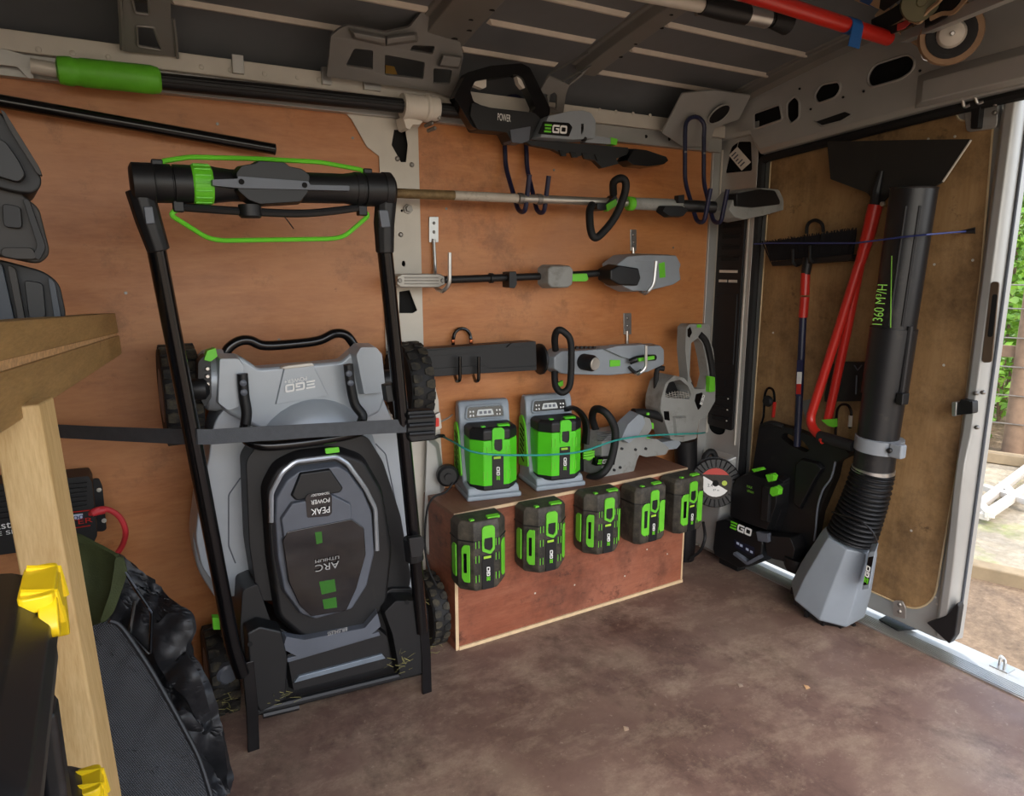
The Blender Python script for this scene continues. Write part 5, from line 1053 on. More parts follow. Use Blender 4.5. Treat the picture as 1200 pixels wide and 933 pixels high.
# tray with the name
raisedx([(850, 607), (860, 604), (888, 616), (905, 622), (908, 634), (905, 655), (879, 664), (848, 648), (846, 640)], XH - .005, XH - .065, .95, 'tray', m_black, hn, .006, .006)
ego(B(855.5, 618.5, XH - .0665), (0, -1, 0), (0, 0, 1), .030, hn, wide=1.05)
lb_ = MB().prism(rounded(bb([(860, 632), (884, 642), (884, 653), (861, 641)], XH - .066), .003), (.003, 0, 0)).build('warning_label', M('deep_blue_label', '14182a', .4), hn)
for px, py in ((863, 635), (867, 637.5), (874, 642), (879, 645)):
    MB().prism(bb([(px, py), (px + 3, py + 1.3), (px + 3, py + 4), (px, py + 2.6)], XH - .0675), (.0008, 0, 0)).build('label_print', M('pale_blue_print', 'aab4cc', .5), lb_)
extx([(886, 623), (899, 626), (900, 636), (888, 634)], XH - .075, .02, 'buckle', m_slate, hn, .003, .003)
MB().span((XH - .045, B(879, 660, XH).y + .02, .0), (XH + .0, B(850, 648, XH).y - .01, .07)).build('tray_foot', m_black, hn, bevel=.003)
MB().tube(rounded([B(862, 648, XH - .072), B(878, 660, XH - .075), B(892, 652, XH - .07)], .004, 3, False), 0, 4, flat=(.006, .012)).build('foot_bar', m_slate, hn, bevel=.002)
raisedx([(906, 622), (940, 625), (946, 640), (942, 660), (910, 648)], XH, XH - .06, .9, 'hip_pad', m_blackd, hn, .006, .006)
MB().lathe(B(934, 662, XH - .03), (0, 0, 1), [(.035, -.02), (.045, 0), (.045, .03)], 18).build('hose_port', m_black, hn)
MB().tube(smoothpath([B(894, 499, XH - .005), B(905, 496, XH - .02), B(918, 500, XH - .01)], 4), .010, 10).build('carry_grip', m_rubber, hn)
# bungee hooks on the door
for pts, red, lab in (([(891, 500), (895, 488), (896, 462), (900, 454), (906, 456), (908, 466), (906, 486)], [(908, 471), (906, 489)], 'black wire hook with a red sleeve left of the broom handle'), ([(979, 512), (981, 480), (985, 474), (994, 474), (998, 482), (996, 502)], [(997, 487), (996, 500)], 'black wire hook beside the blower tube clamp')):
    k_ = thing('wire_hook', lab, 'hook', B(pts[3][0], pts[3][1], 2.13), 'wire hooks on the rear door')
    MB().tube(rounded(bb(pts, 2.125), .014, 4, False), .0045, 8).build('wire', m_blackgl, k_)
    MB().tube(bb(red, 2.125), .0065, 8).build('sleeve', m_red if red[0][0] < 950 else m_pale, k_)
kn = tag(MB().lathe(B(901, 470, 2.128), (-1, 0, 0), [(.02, 0), (.022, .006), (.016, .016), (.006, .018)], 16).build('rubber_buffer', m_rubber), 'round black rubber buffer inside the red sleeved wire hook', 'buffer')
# dark plate behind the tube
dp = thing('tube_holder', 'flat black holder plate behind the blower tube on the door', 'holder', B(995, 448, 2.14))
extx([(975, 428), (980, 424), (1022, 425), (1022, 470), (966, 471), (966, 462)], 2.135, .02, 'holder_plate', m_blackd, dp, .003, .004)
MB().tube(rounded(bb([(1001, 428), (1005, 434), (1010, 428)], 2.134), .002, 3, False), .002, 6).build('plate_mark', m_slate, dp)
MB().tube(bb([(1004, 440), (1003, 462)], 2.134), .0025, 6).build('plate_rib', m_slate, dp)
gs = tag(MB().prism(bb([(938, 470), (950, 468), (952, 492), (946, 496)], 2.14), (.002, 0, 0)).build('grey_card', M('grey_card_face', '6a6a66', .7)), 'small grey card tucked behind the red handle on the door', 'card')
# paper tag in the pillar opening
tg = thing('paper_tag', 'white printed paper tag hanging in the rear pillar opening', 'tag', B(866, 185, 2.10))
tg_o = bb([(854, 182), (864, 172), (880, 190), (869, 200)], 2.108)
MB().prism(tg_o, (.001, 0, 0)).build('tag_sheet', M('tag_paper', 'd8d4ca', .7), tg)
tu = (tg_o[2] - tg_o[1]).normalized(); tv = (tg_o[1] - tg_o[0]).normalized(); w1 = (tg_o[2] - tg_o[1]).length
for k in range(5): MB().prism([tg_o[0] + V((-.0012, 0, 0)) + tu * (w1 * (.12 + .16 * k)) + tv * .006, tg_o[0] + V((-.0012, 0, 0)) + tu * (w1 * (.18 + .16 * k)) + tv * .006, tg_o[0] + V((-.0012, 0, 0)) + tu * (w1 * (.18 + .16 * k)) + tv * (.03 if k != 2 else .02), tg_o[0] + V((-.0012, 0, 0)) + tu * (w1 * (.12 + .16 * k)) + tv * (.03 if k != 2 else .02)], (.0006, 0, 0)).build('tag_print', m_slate, tg)
MB().tube([B(864, 172, 2.107), B(866, 164, 2.11)], .001, 5).build('tag_string', m_pale, tg)
# ------------------------------------------------------------------ timber shelf at the left
def timber(name, a, m_, l):
    if name in MATS: return MATS[name]
    m, n, b = newmat(name)
    g_ = noise(n, 5, 6, .6, a, dist=.4); fi = noise(n, 40, 3, .6, a)
    c = ramp(n, g_, [(.3, m_), (.7, l)]); c = mixc(n, .4, c, ramp(n, fi, [(.35, m_), (.65, l)]))
    kn_ = ramp(n, noise(n, 11, 2, .4), [(.72, (0, 0, 0, 1)), (.78, (.8, .8, .8, 1))]); c = mixc(n, kn_, c, '6a4a28')
    n.links.new(c, b.inputs['Base Color']); b.inputs['Roughness'].default_value = .65; bumpn(n, b, fi, .25, .001); MATS[name] = m; return m
m_tb = timber('treated_beam', (9, .6, 9), '8a6a3c', 'b08a54'); m_tp = timber('pale_post', (9, 9, .6), 'b8935a', 'd8b882')
sf = thing('timber_shelf', 'rough timber shelf frame with a pale post at the left edge', 'shelf', (-.1, 1.0, 0))
f0 = A(135, 367, 1.75); f1 = A(139, 390, 1.75); f2 = A(140, 393, 1.75); f3 = A(143, 415, 1.75)
NY = .85
n0 = A(0, 377, NY); n1 = A(0, 424, NY); n2 = A(0, 437, NY); n3 = A(0, 509, NY)
def extend(f, n, k=.35): return n + (n - f) * k
w_ = V((-.05, .004, 0))
for a, b_, c_, d_, nm, mt_, ww in ((f0, f1, extend(f0, n0), extend(f1, n1), 'shelf_beam', m_tb, .05), (f2, f3, extend(f2, n2), extend(f3, n3), 'shelf_beam', m_tb, .05)):
    wv = V((-ww, .004, 0)); MB().loft([[a, b_, b_ + wv, a + wv], [c_, d_, d_ + wv, c_ + wv]]).build(nm, mt_, sf, bevel=.002)
a, b_, c_, d_ = f1 + V((-.004, -.004, 0)), f2 + V((-.004, -.004, 0)), extend(f1, n1) + V((-.004, 0, 0)), extend(f2, n2) + V((-.004, 0, 0)); wv = V((-.6, .04, 0))
MB().loft([[a, b_, b_ + wv, a + wv], [c_, d_, d_ + wv, c_ + wv]]).build('shelf_board', M('chipboard', 'c49a6a', .8, 0, .25, 120), sf)
for q in ((30, 388), (26, 395), (42, 387), (12, 384)): MB().lathe(A(q[0], q[1], 1.08) + V((.006, 0, 0)), (1, -.3, 0), [(.003, -.01), (.003, .002), (.001, .003)], 8).build('nail', m_pale, sf)
pt = A(45, 470, .94); pl0 = A(-10, 480, .94)
post = [pt, A(128, 945, .90)]; px_ = V((-.046, -.005, 0)); pyv = V((.012, .05, 0))
bt_ = post[1] + (post[1] - post[0]) * ((post[1].z) / (post[0].z - post[1].z)); tp_ = post[0] + V((.0, .0, -.004))
MB().loft([[tp_, tp_ + px_, tp_ + px_ + pyv, tp_ + pyv], [bt_, bt_ + px_, bt_ + px_ + pyv, bt_ + pyv]]).build('shelf_post', m_tp, sf, bevel=.003)
MB().loft([[V((-.62, 1.62, 0)), V((-.56, 1.62, 0)), V((-.56, 1.68, 0)), V((-.62, 1.68, 0))], [V((-.62, 1.62, 1.05)), V((-.56, 1.62, 1.05)), V((-.56, 1.68, 1.05)), V((-.62, 1.68, 1.05))]]).build('shelf_post', m_tp, sf)
# tool cases piled on the shelf
def case(lab, outline, y, mat, det):
    t = thing('tool_case', lab, 'tool case', A(outline[0][0], outline[0][1], y), 'tool cases on the shelf')
    o = rounded(pp(outline, y), .012, 4); MB().prism(o, (-.02, .20, 0)).build('shell', mat, t, bevel=.008, seg=3)
    for nm, pts, dy, th, mt_ in det: MB().prism(rounded(pp(pts, y - dy), .006, 3), (0, th, 0)).build(nm, mt_, t, bevel=.004)
    return t
m_case = M('charcoal_case', '19191a', .55, 0, .12, 14, '4a4640', .22, 14); m_caseb = M('blue_grey_case', '363c44', .5, 0, .08, 14)
m_caseg = M('brown_grey_case', '2c2824', .55, 0, .12, 16, '5a5248', .26, 12)
case('black rounded tool case topmost of the pile on the shelf', [(-60, 128), (0, 128), (14, 150), (32, 178), (48, 205), (49, 218), (40, 227), (20, 226), (-60, 205)], 1.22, m_case,
     [('case_handle', [(-40, 150), (6, 165), (22, 188), (30, 205), (22, 214), (-40, 195)], .02, .03, m_black), ('case_rim', [(0, 128), (5, 130), (46, 196), (49, 206), (44, 204), (10, 150)], .012, .02, m_caseg)])
case('charcoal tool case with clasp in the middle of the pile', [(-60, 214), (20, 222), (34, 234), (46, 244), (58, 292), (57, 300), (46, 310), (20, 304), (-60, 290)], 1.24, m_caseg,
     [('clasp', [(2, 238), (24, 242), (26, 268), (4, 266)], .012, .02, m_case), ('case_rim', [(26, 232), (34, 234), (54, 290), (46, 306), (38, 300), (44, 288)], .012, .02, m_case), ('lower_panel', [(2, 290), (38, 290), (44, 304), (20, 304), (0, 300)], .012, .02, m_caseg)])
case('grey tool case standing directly on the timber beam', [(-60, 302), (0, 304), (52, 318), (70, 332), (77, 365), (77, 376), (-60, 386)], 1.30, m_case,
     [('blue_front', [(-40, 306), (2, 308), (18, 380), (-40, 384)], .012, .02, m_caseb), ('case_rim', [(8, 310), (18, 314), (30, 378), (22, 380)], .014, .02, m_caseg), ('clasp', [(28, 328), (50, 332), (54, 372), (34, 374)], .010, .02, m_black), ('case_rim', [(56, 324), (64, 330), (72, 374), (64, 376)], .012, .02, m_caseb)])
# power inverter on the wall
iv = thing('power_inverter', 'black power inverter with red and white print on the wall behind the post', 'inverter', A(60, 600, 2.0)); Y = 1.945
ext([(-70, 574), (104, 558), (108, 566), (114, 628), (110, 636), (-70, 660)], Y, .085, 'case', m_black, iv, .005, .004)
for k in range(6): MB().tube([A(-60, 582 + k * 7.2, Y - .002), A(102, 566 + k * 5.2, Y - .002)], .0022, 6).build('cooling_fin', m_blackd, iv)
ext([(104, 562), (116, 561), (120, 570), (125, 620), (121, 623), (110, 623)], 2.03, .006, 'mount_flange', m_blackd, iv, .001, .004)
for q in ((116, 574), (122, 610)): MB().lathe(A(q[0], q[1], 2.029), (0, -1, 0), [(.006, 0), (.006, .003), (.002, .004)], 8).build('screw', m_pale, iv)
wd_ = A(97, 605, Y - .003) - A(70, 609, Y - .003)
MB().prism(pp([(66, 606), (97, 602), (97, 608), (66, 613)], Y - .002), (0, .002, 0)).build('print_block', M('white_blue_print', 'c4cce0', .5), iv)
textmesh('2000', A(73, 611.5, Y - .0035), wd_, (0, 0, 1), .010, M('navy_print2', '202a5a', .5), 'lettering', iv, .001, width=.045)
textmesh('INVERTER', A(35, 623, Y - .0035), wd_, (0, 0, 1), .013, m_red, 'lettering', iv, .001, width=.13)
textmesh('master', A(-18, 623, Y - .0035), wd_, (0, 0, 1), .014, m_white, 'lettering', iv, .001, width=.075)
textmesh('PURE SINE', A(-28, 632, Y - .0035), wd_, (0, 0, 1), .010, m_white, 'lettering', iv, .001, width=.10)
for a, b_ in (((60, 603), (106, 598)), ((66, 622), (106, 616))): MB().tube([A(a[0], a[1], Y - .002), A(b_[0], b_[1], Y - .002)], .0014, 5).build('red_line', m_red, iv)
MB().tube(smoothpath([A(104, 604, Y + .01), A(112, 598, Y - .005), A(126, 597, Y), A(140, 606, Y), A(147, 622, Y), A(144, 638, Y + .02), A(135, 652, Y + .03), A(122, 670, Y + .05)], 6), .007, 10).build('red_cable', M('red_cable_sheath', 'c8343a', .45), iv)
MB().lathe(A(108, 601, Y - .004), (1, 0, .1), [(.010, 0), (.010, .025), (.007, .03)], 10).build('terminal_boot', M('red_cable_sheath', 'c8343a'), iv)
# black storage tubs with yellow clips, nearest the camera
m_tub = M('black_tub', '17181a', .4, 0, .12, 14, '45464a', .27, 14); m_yel = M('yellow_clip_plastic', 'e8c416', .4, 0, .05)
def tub(lab, outline, y, depth, rim, name='storage_tub'):
    t = thing(name, lab, 'storage tub', A(outline[0][0], outline[0][1], y)); return t
tb = thing('storage_tub', 'black storage tub with a big yellow clip on its lid at the left edge', 'storage tub', (-.3, .42, .825)); Y = .29
zt = 1.0; zb = .825
def rr_(x0, x1, y0, y1, z, r=.05): return rounded([V((x0, y0, z)), V((x1, y0, z)), V((x1, y1, z)), V((x0, y1, z))], r, 5)
XR = -.046
MB().loft([rr_(-.44, XR - .020, Y + .02, .525, zb, .03), rr_(-.455, XR - .010, Y + .005, .54, zt - .05, .03)]).build('tub_body', m_tub, tb, bevel=.008)
MB().loft([rr_(-.465, XR - .003, Y - .006, .548, zt - .062, .035), rr_(-.465, XR - .003, Y - .006, .548, zt - .040, .035)]).build('tub_rim', M('highlit_brown_rim', '3c3834', .5, 0, .15, 14, '6a645c', .25, 14), tb, bevel=.005)  # brownish rim, kept lighter to paint in an edge highlight
MB().loft([rr_(-.465, XR, Y - .008, .552, zt - .036, .035), rr_(-.465, XR, Y - .008, .552, zt - .012, .035), rr_(-.45, XR - .014, Y + .008, .536, zt, .03)]).build('lid', m_tub, tb, bevel=.005)
MB().span((XR - .014, .45, zb + .012), (XR - .002, .475, zt - .06)).build('corner_rib', m_tub, tb, bevel=.004)
def yclip(x, y0, y1, z, par):
    o = MB().prism(rounded([V((x, y, zz)) for y, zz in ((y0, z - .004), (y0 + .012, z + .010), (y1 - .012, z + .010), (y1, z - .004), (y1 - .002, z - .034), (y1 - .012, z - .042), (y1 - .020, z - .012), (y0 + .018, z - .010), (y0 + .004, z - .012))], .006, 3), (.010, 0, 0)).build('yellow_clip', m_yel, par, bevel=.004, seg=3)
    MB().prism(rounded([V((x - .010, y0 + .010, z + .004)), V((x + .009, y0 + .010, z + .004)), V((x + .009, y1 - .010, z + .004)), V((x - .010, y1 - .010, z + .004))], .006, 3), (0, 0, .010)).build('clip_flap', m_yel, o, bevel=.003)
    for yy in (y0 + .018, y1 - .018): MB().tube([V((x - .008, yy, z + .0155)), V((x + .009, yy, z + .012)), V((x + .011, yy, z - .008))], .0022, 6).build('clip_ridge', m_yel, o)
    return o
yclip(XR - .006, .462, .537, zt - .010, tb)
tb2 = thing('storage_tub', 'taller black tub beneath, only its corner and yellow clip showing', 'storage tub', (-.3, .45, 0)); X2 = -.042
MB().loft([rr_(-.50, X2 - .03, .30, .57, 0, .03), rr_(-.52, X2 - .008, .28, .59, .77, .03)]).build('tub_body', m_tub, tb2, bevel=.008)
MB().loft([rr_(-.53, X2, .27, .60, .765, .035), rr_(-.53, X2, .27, .60, .805, .035), rr_(-.51, X2 - .014, .285, .585, .822, .03)]).build('lid', m_tub, tb2, bevel=.006)
yclip(X2 - .004, .535, .588, .800, tb2)
# grass bag leaning between the shelf and the mower
bg_ = thing('grass_bag', 'crumpled black grass collecting bag with a woven mesh side and olive lining', 'grass bag', (0, 1.55, 0))
m_fab = M('black_nylon', '1b1c1f', .5, 0, .25, 8, '2e2e30', .35, 10, .6, 60)
m_olive = M('olive_canvas', '3a4220', .75, 0, .18, 16, '1c2012', .3, 14, .5, 300)
def mesh_mat():
    m, n, b = newmat('woven_mesh'); tc = N(n, 'ShaderNodeTexCoord'); mp = N(n, 'ShaderNodeMapping'); mp.inputs['Rotation'].default_value = (0, .5, 0); mp.inputs['Scale'].default_value = (1, 1, 1)
    w1_ = N(n, 'ShaderNodeTexWave'); w1_.inputs['Scale'].default_value = 95; w1_.bands_direction = 'X'; w2_ = N(n, 'ShaderNodeTexWave'); w2_.inputs['Scale'].default_value = 95; w2_.bands_direction = 'Z'
    n.links.new(tc.outputs['Object'], mp.inputs[0]); n.links.new(mp.outputs[0], w1_.inputs[0]); n.links.new(mp.outputs[0], w2_.inputs[0])
    mx = mixc(n, 1.0, w1_.outputs[0], w2_.outputs[0], 'MULTIPLY')
    c = ramp(n, mx, [(.1, '1b1c1f'), (.6, '5a5c60')]); n.links.new(c, b.inputs['Base Color']); b.inputs['Roughness'].default_value = .7; bumpn(n, b, mx, .6, .002); return m
def cloth(name, pts, y, mat, par, wob=.012, thick=.02, n=14, bulge=.03, tilt=(0, 0)):
    """wrinkled panel filling a pixel outline, with thickness"""
    P_ = rounded(pts and [V((p[0], p[1], 0)) for p in pts], 6, 3); xs = [p.x for p in P_]; ys = [p.y for p in P_]
    tri = tessellate_polygon([P_]); bm = bmesh.new(); vs = [bm.verts.new(p) for p in P_]
    for t in tri:
        try: bm.faces.new([vs[i] for i in t])
        except ValueError: pass
    for _ in range(6):
        bmesh.ops.subdivide_edges(bm, edges=[e for e in bm.edges if e.calc_length() > 7], cuts=1)
        bmesh.ops.triangulate(bm, faces=bm.faces)
    bmesh.ops.triangulate(bm, faces=bm.faces)
    cx, cy = sum(xs) / len(xs), sum(ys) / len(ys); rx, ry = max(xs) - cx, max(ys) - cy
    import mathutils
    mb = MB(); idx = {v: i for i, v in enumerate(bm.verts)}; out_ = []
    for v in bm.verts:
        k = max(0, 1 - ((v.co.x - cx) / rx) ** 2 * .8 - ((v.co.y - cy) / ry) ** 2 * .8)
        d = -bulge * k + wob * mathutils.noise.noise(V((v.co.x * .026, v.co.y * .022, y * 9))) * 1.5 + wob * .7 * abs(mathutils.noise.noise(V((v.co.x * .034 + v.co.y * .02, v.co.y * .016 - v.co.x * .012, 3)))) + wob * .12 * mathutils.noise.noise(V((v.co.x * .09, v.co.y * .08, 3)))
        yy = y + d + tilt[0] * (v.co.x - cx) / 100 + tilt[1] * (v.co.y - cy) / 100; out_.append(A(v.co.x, v.co.y, yy))
    fs = [tuple(idx[v] for v in f.verts) for f in bm.faces]; bm.free()
    mb.add(out_, fs); o = mb.build(name, mat, par, ang=120)
    md = o.modifiers.new('thick', 'SOLIDIFY'); md.thickness = thick; md.offset = 0
    return o
cloth('bag_body', [(100, 655), (140, 648), (178, 680), (206, 708), (222, 720), (227, 736), (222, 752), (232, 780), (248, 815), (262, 860), (270, 910), (272, 960), (150, 980), (110, 800)], 1.62, m_fab, bg_, .035, .02, bulge=.05, tilt=(-.02, -.06))
cloth('bag_fold', [(176, 740), (200, 716), (222, 724), (226, 740), (216, 758), (236, 800), (250, 850), (240, 862), (214, 810), (200, 800), (186, 780)], 1.545, m_fab, bg_, .03, .012, bulge=.03, tilt=(-.02, -.05))
cloth('bag_flap', [(204, 836), (214, 828), (236, 850), (240, 858), (228, 856), (212, 852)], 1.48, m_fab, bg_, .015, .008, bulge=.015)
cloth('mesh_side', [(104, 736), (128, 728), (142, 736), (170, 776), (190, 812), (212, 850), (232, 890), (246, 930), (252, 965), (140, 980), (110, 850)], 1.46, mesh_mat(), bg_, .006, .012, bulge=.015, tilt=(0, -.06))
cloth('olive_lining', [(74, 624), (92, 626), (118, 640), (140, 652), (132, 690), (120, 732), (104, 734), (90, 700)], 1.56, m_olive, bg_, .01, .008, bulge=-.02, tilt=(-.1, 0))
cloth('lining_edge', [(136, 652), (144, 652), (150, 670), (134, 716), (120, 732), (118, 726), (130, 690)], 1.53, m_olive, bg_, .006, .01, bulge=.0)
MB().tube(rounded([A(142, 662, 1.54), A(160, 692, 1.52), A(178, 718, 1.51), A(176, 768, 1.46), A(152, 742, 1.48), A(158, 704, 1.51)], .008, 3, False), .0035, 8).build('bag_frame', m_blackgl, bg_)
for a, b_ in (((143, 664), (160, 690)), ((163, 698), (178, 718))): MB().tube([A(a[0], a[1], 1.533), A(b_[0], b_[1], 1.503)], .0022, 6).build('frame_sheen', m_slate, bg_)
MB().tube(smoothpath([A(128, 728, 1.44), A(142, 735, 1.44), A(170, 775, 1.42), A(192, 812, 1.40), A(214, 852, 1.375), A(234, 892, 1.35), A(252, 950, 1.31)], 4), .005, 8).build('mesh_piping', m_fab, bg_)
# ------------------------------------------------------------------ things lashed under the roof
rp_ = thing('red_pole', 'red pole wrapped with blue tape lashed under the roof', 'pole', F(960, 20, 1.80))
ra = F(1041, 45, 1.795); rb_ = V((ra.x - 2.2, ra.y + .02, ra.z - .0)); 
dirr = (F(890, -3, 1.795) - ra).normalized(); rb_ = ra + dirr * 1.6
MB().tube([ra, rb_], .0185, 18).build('pole_tube', m_red, rp_)
bt0 = ra + dirr * .155
m_tape = M('blue_tape', '1f5a9c', .5, 0, .08)
MB().lathe(bt0, dirr, [(.0188, 0), (.0198, .001), (.0198, .046), (.0188, .047)], 20).build('tape_wrap', m_tape, rp_)
MB().loft([[bt0 + V((.0, -.020, .0)), bt0 + dirr * .046 + V((0, -.020, 0)), bt0 + dirr * .046 + V((0, -.022, 0)), bt0 + V((0, -.022, 0))], [bt0 + V((-.004, -.016, -.055)), bt0 + dirr * .05 + V((-.004, -.016, -.055)), bt0 + dirr * .05 + V((-.004, -.018, -.055)), bt0 + V((-.004, -.018, -.055))]]).build('tape_end', m_tape, rp_)
bp_ = thing('telescopic_pole', 'black and silver telescopic pole end lashed under the roof', 'pole', F(870, 15, 1.81))
z_ = 1.80
pA = F(797, 1, z_); pB = F(823, 6, z_); pC = F(874, 17, z_); pD = F(899, 22, z_); pE = F(908, 23, z_); pF_ = F(922, 26, z_)
MB().tube([pA + (pA - pB) * 12, pA, pB], .017, 14).build('pale_tube', m_pale, bp_)
MB().tube([pB - (pC - pB) * .02, (pB + pC) / 2, pC], [.021, .024, .024], 16).build('black_grip', m_black, bp_)
MB().tube([pC, pD], .0225, 16).build('silver_ferrule', m_alu, bp_)
MB().tube([pD, pE], .019, 16).build('neck', m_blackd, bp_); MB().tube([pE - (pF_ - pE) * .3, pF_], [.021, .030], 16).build('flared_end', m_rubber, bp_)
MB().lathe(F(818, 14, z_ - .01), (0, 0, -1), [(.008, -.02), (.010, 0), (.006, .008)], 10).build('thumb_screw', m_bolt, bp_)
# trolley wheel and frame hanging at the rear header
tr = thing('trolley_frame', 'pale slatted hand trolley frame with one wheel lashed under the roof', 'trolley', B(1110, 40, 1.95))
wc = B(1114, 40, 1.98); wa = V((-.80, -.55, -.22)).normalized()
R_w = .075
MB().lathe(wc - wa * -.0, wa, [(R_w * .72, -.02), (R_w * .95, -.022), (R_w, -.012), (R_w, .012), (R_w * .95, .022), (R_w * .72, .02)], 32).build('wheel_tyre', M('beige_tyre', '9a7c5e', .7, 0, .12, 30), tr)
MB().lathe(wc, wa, [(R_w * .78, -.012), (R_w * .78, .024), (R_w * .62, .026), (R_w * .45, .022)], 28).build('wheel_rim', m_rubber, tr)
MB().lathe(wc, wa, [(R_w * .46, -.01), (R_w * .46, .026), (R_w * .38, .036), (R_w * .2, .040)], 24).build('wheel_hub', m_pale, tr)
MB().lathe(wc + wa * .03, wa, [(.006, 0), (.006, .02), (.004, .022)], 10).build('wheel_axle', m_alu, tr)
mtan = M('tan_slat_paint', 'b89a78', .5, .1, .08, 14)
fz = 1.80
def bar(a, b_, name, mat, fl=(.012, .003), par=tr): return MB().tube([a, b_], 0, 4, flat=fl).build(name, mat, par, bevel=.001)
bar(B(1030, 12, 1.93), B(1086, 52, 2.02), 'frame_slat', mtan, (.016, .006)); bar(B(1046, 8, 1.92), B(1098, 46, 2.0), 'frame_slat', mtan, (.010, .005))
bar(B(1060, 44, 1.97), B(1195, -12, 1.80), 'frame_rail', m_silver, (.014, .012))
MB().tube(rounded([B(1089, 32, 1.95), B(1088, 46, 1.95), B(1095, 50, 1.95), B(1097, 36, 1.95)], .006, 3, False), .0035, 8).build('hasp', m_alu, tr)
rg_c = B(1088, 62, 1.955); MB().tube(ell(rg_c, (.010, -.013, 0), (0, 0, .019), 20), .0016, 6, True).build('split_ring', m_zinc, tr)
cr = thing('strap_bundle', 'bundle of black and red straps hanging with the trolley frame', 'strap bundle', B(1050, 25, 1.9))
def ribbon(pts, name, mat, w_=.014): return MB().tube(smoothpath(pts, 4), 0, 4, flat=(w_, .003)).build(name, mat, cr)
ribbon([B(1022, 32, 1.91), B(1045, 20, 1.90), B(1062, 8, 1.88), B(1070, -6, 1.86)], 'black_webbing', m_rubber, .02)
ribbon([B(1020, 33, 1.90), B(1040, 36, 1.90), B(1062, 28, 1.89), B(1076, 20, 1.88)], 'black_webbing', m_rubber, .010)
ribbon([B(1052, 32, 1.885), B(1060, 29, 1.885), B(1070, 20, 1.88)], 'red_webbing', M('red_webbing_cloth', 'b83a34', .6), .008)
ribbon([B(1066, 24, 1.87), B(1078, 26, 1.87), B(1086, 14, 1.86), B(1100, 2, 1.85), B(1108, -8, 1.84)], 'tan_cord', mtan, .004)
ribbon([B(1090, 22, 1.87), B(1104, 16, 1.87), B(1118, 14, 1.86), B(1134, -4, 1.85)], 'tan_cord', mtan, .005)
ribbon([B(1085, 20, 1.885), B(1098, 14, 1.88), B(1112, 4, 1.87), B(1120, -8, 1.86)], 'black_webbing', m_rubber, .026)
MB().lathe(B(1078, 2, 1.86), (-.7, -.6, -.3), [(.044, 0), (.046, .004), (.044, .02), (.012, .022), (.010, .026)], 24).build('olive_reel', M('olive_reel_plastic', '5c5836', .5), cr)
fd = thing('folded_mat', 'folded blue and tan striped mat strapped against the roof', 'mat', B(1010, 5, 1.85))
for k, mt_ in enumerate((mtan, M('blue_stripe', '2e5a9c', .7), mtan, m_rubber)):
    MB().loft([[B(975 + k * 8, -14 - k * 0, 1.86 + .004 * k), B(1016 + k * 6, 10 + k * 2 - 6, 1.90), B(1018 + k * 6, 13 + k * 2 - 6, 1.90), B(973 + k * 8, -10, 1.86 + .004 * k)], [B(1010 + k * 8, -30, 1.80), B(1050 + k * 5, -12, 1.84), B(1052 + k * 5, -9, 1.84), B(1010 + k * 8, -26, 1.80)]]).build('mat_layer', mt_, fd)
# ------------------------------------------------------------------ outside, seen past the door edge
GZ = -.50
def gravel_mat(name, a, b_, c_, sc):
    m, n, b = newmat(name)
    c = ramp(n, noise(n, sc, 8, .75), [(.3, a), (.52, b_), (.72, c_)])
    g = ramp(n, noise(n, 1.3, 6, .7), [(.54, (0, 0, 0, 1)), (.66, (.7, .7, .7, 1))])
    c = mixc(n, g, c, '7a8a3a') if 'pale' in name else c
    n.links.new(c, b.inputs['Base Color']); b.inputs['Roughness'].default_value = .9; bumpn(n, b, noise(n, sc * 2, 5, .7), .6, .01); return m
struct(MB().span((-14, -16, GZ - .05), (30, 16, GZ)).build('ground', gravel_mat('brown_gravel', '5c4c3c', '7c6852', '96826a', 30)))
VD = V((.917, .399, 0)); SD = V((.399, -.917, 0))          # away from the van past the door edge, and to the right of that
def O(d, s, z=GZ): p = VD * d + SD * s; return V((p.x, p.y, z))
struct(MB().prism([O(4.45, -2.5), O(4.3, 4), O(7.0, 4), O(7.0, -2.5)], (0, 0, .02)).build('gravel_patch', gravel_mat('pale_gravel', '847a66', '9c927e', 'b0a692', 18)))
def edging(lab, a, b_):
    o = MB().tube([a, b_], 0, 4, flat=(.045, .05)).build('timber_edging', M('weathered_timber', '8a7a60', .8, 0, .15, 12), bevel=.01); tag(o, lab, 'edging', 'timber edgings'); return o
edging('near timber edging between brown and pale gravel outside', O(4.45, -2.5, GZ + .03), O(4.3, 4, GZ + .03))
edging('far timber edging below the green plants outside', O(7.0, -2.5, GZ + .07), O(7.0, 4, GZ + .07))
fr = thing('pallet_rack', 'bleached white timber rack lying on the pale gravel outside', 'rack', F(1180, 600, GZ + .05))
mwt = M('bleached_timber', 'b8b2a8', .7, 0, .06, 14)
for a, b_ in (((1140, 598), (1215, 540)), ((1152, 606), (1225, 558)), ((1146, 590), (1160, 604)), ((1175, 568), (1190, 584)), ((1150, 570), (1210, 590))):
    MB().tube([F(a[0], a[1], GZ + .08), F(b_[0], b_[1], GZ + .10)], 0, 4, flat=(.02, .03)).build('rack_bar', mwt, fr, bevel=.004)
fn = thing('wire_fence', 'weathered post and wire fence in front of the green bank', 'fence', O(7.4, 0))
mpost = M('grey_brown_post', '7a6450', .85, 0, .18, 14)
for s_ in (-2.3, -1.1, .05, 1.3, 2.5, 3.7):
    MB().lathe(O(7.45, s_), (0, 0, 1), [(.085, 0), (.08, 1.5), (.065, 1.56), (.01, 1.58)], 12).build('fence_post', mpost, fn)
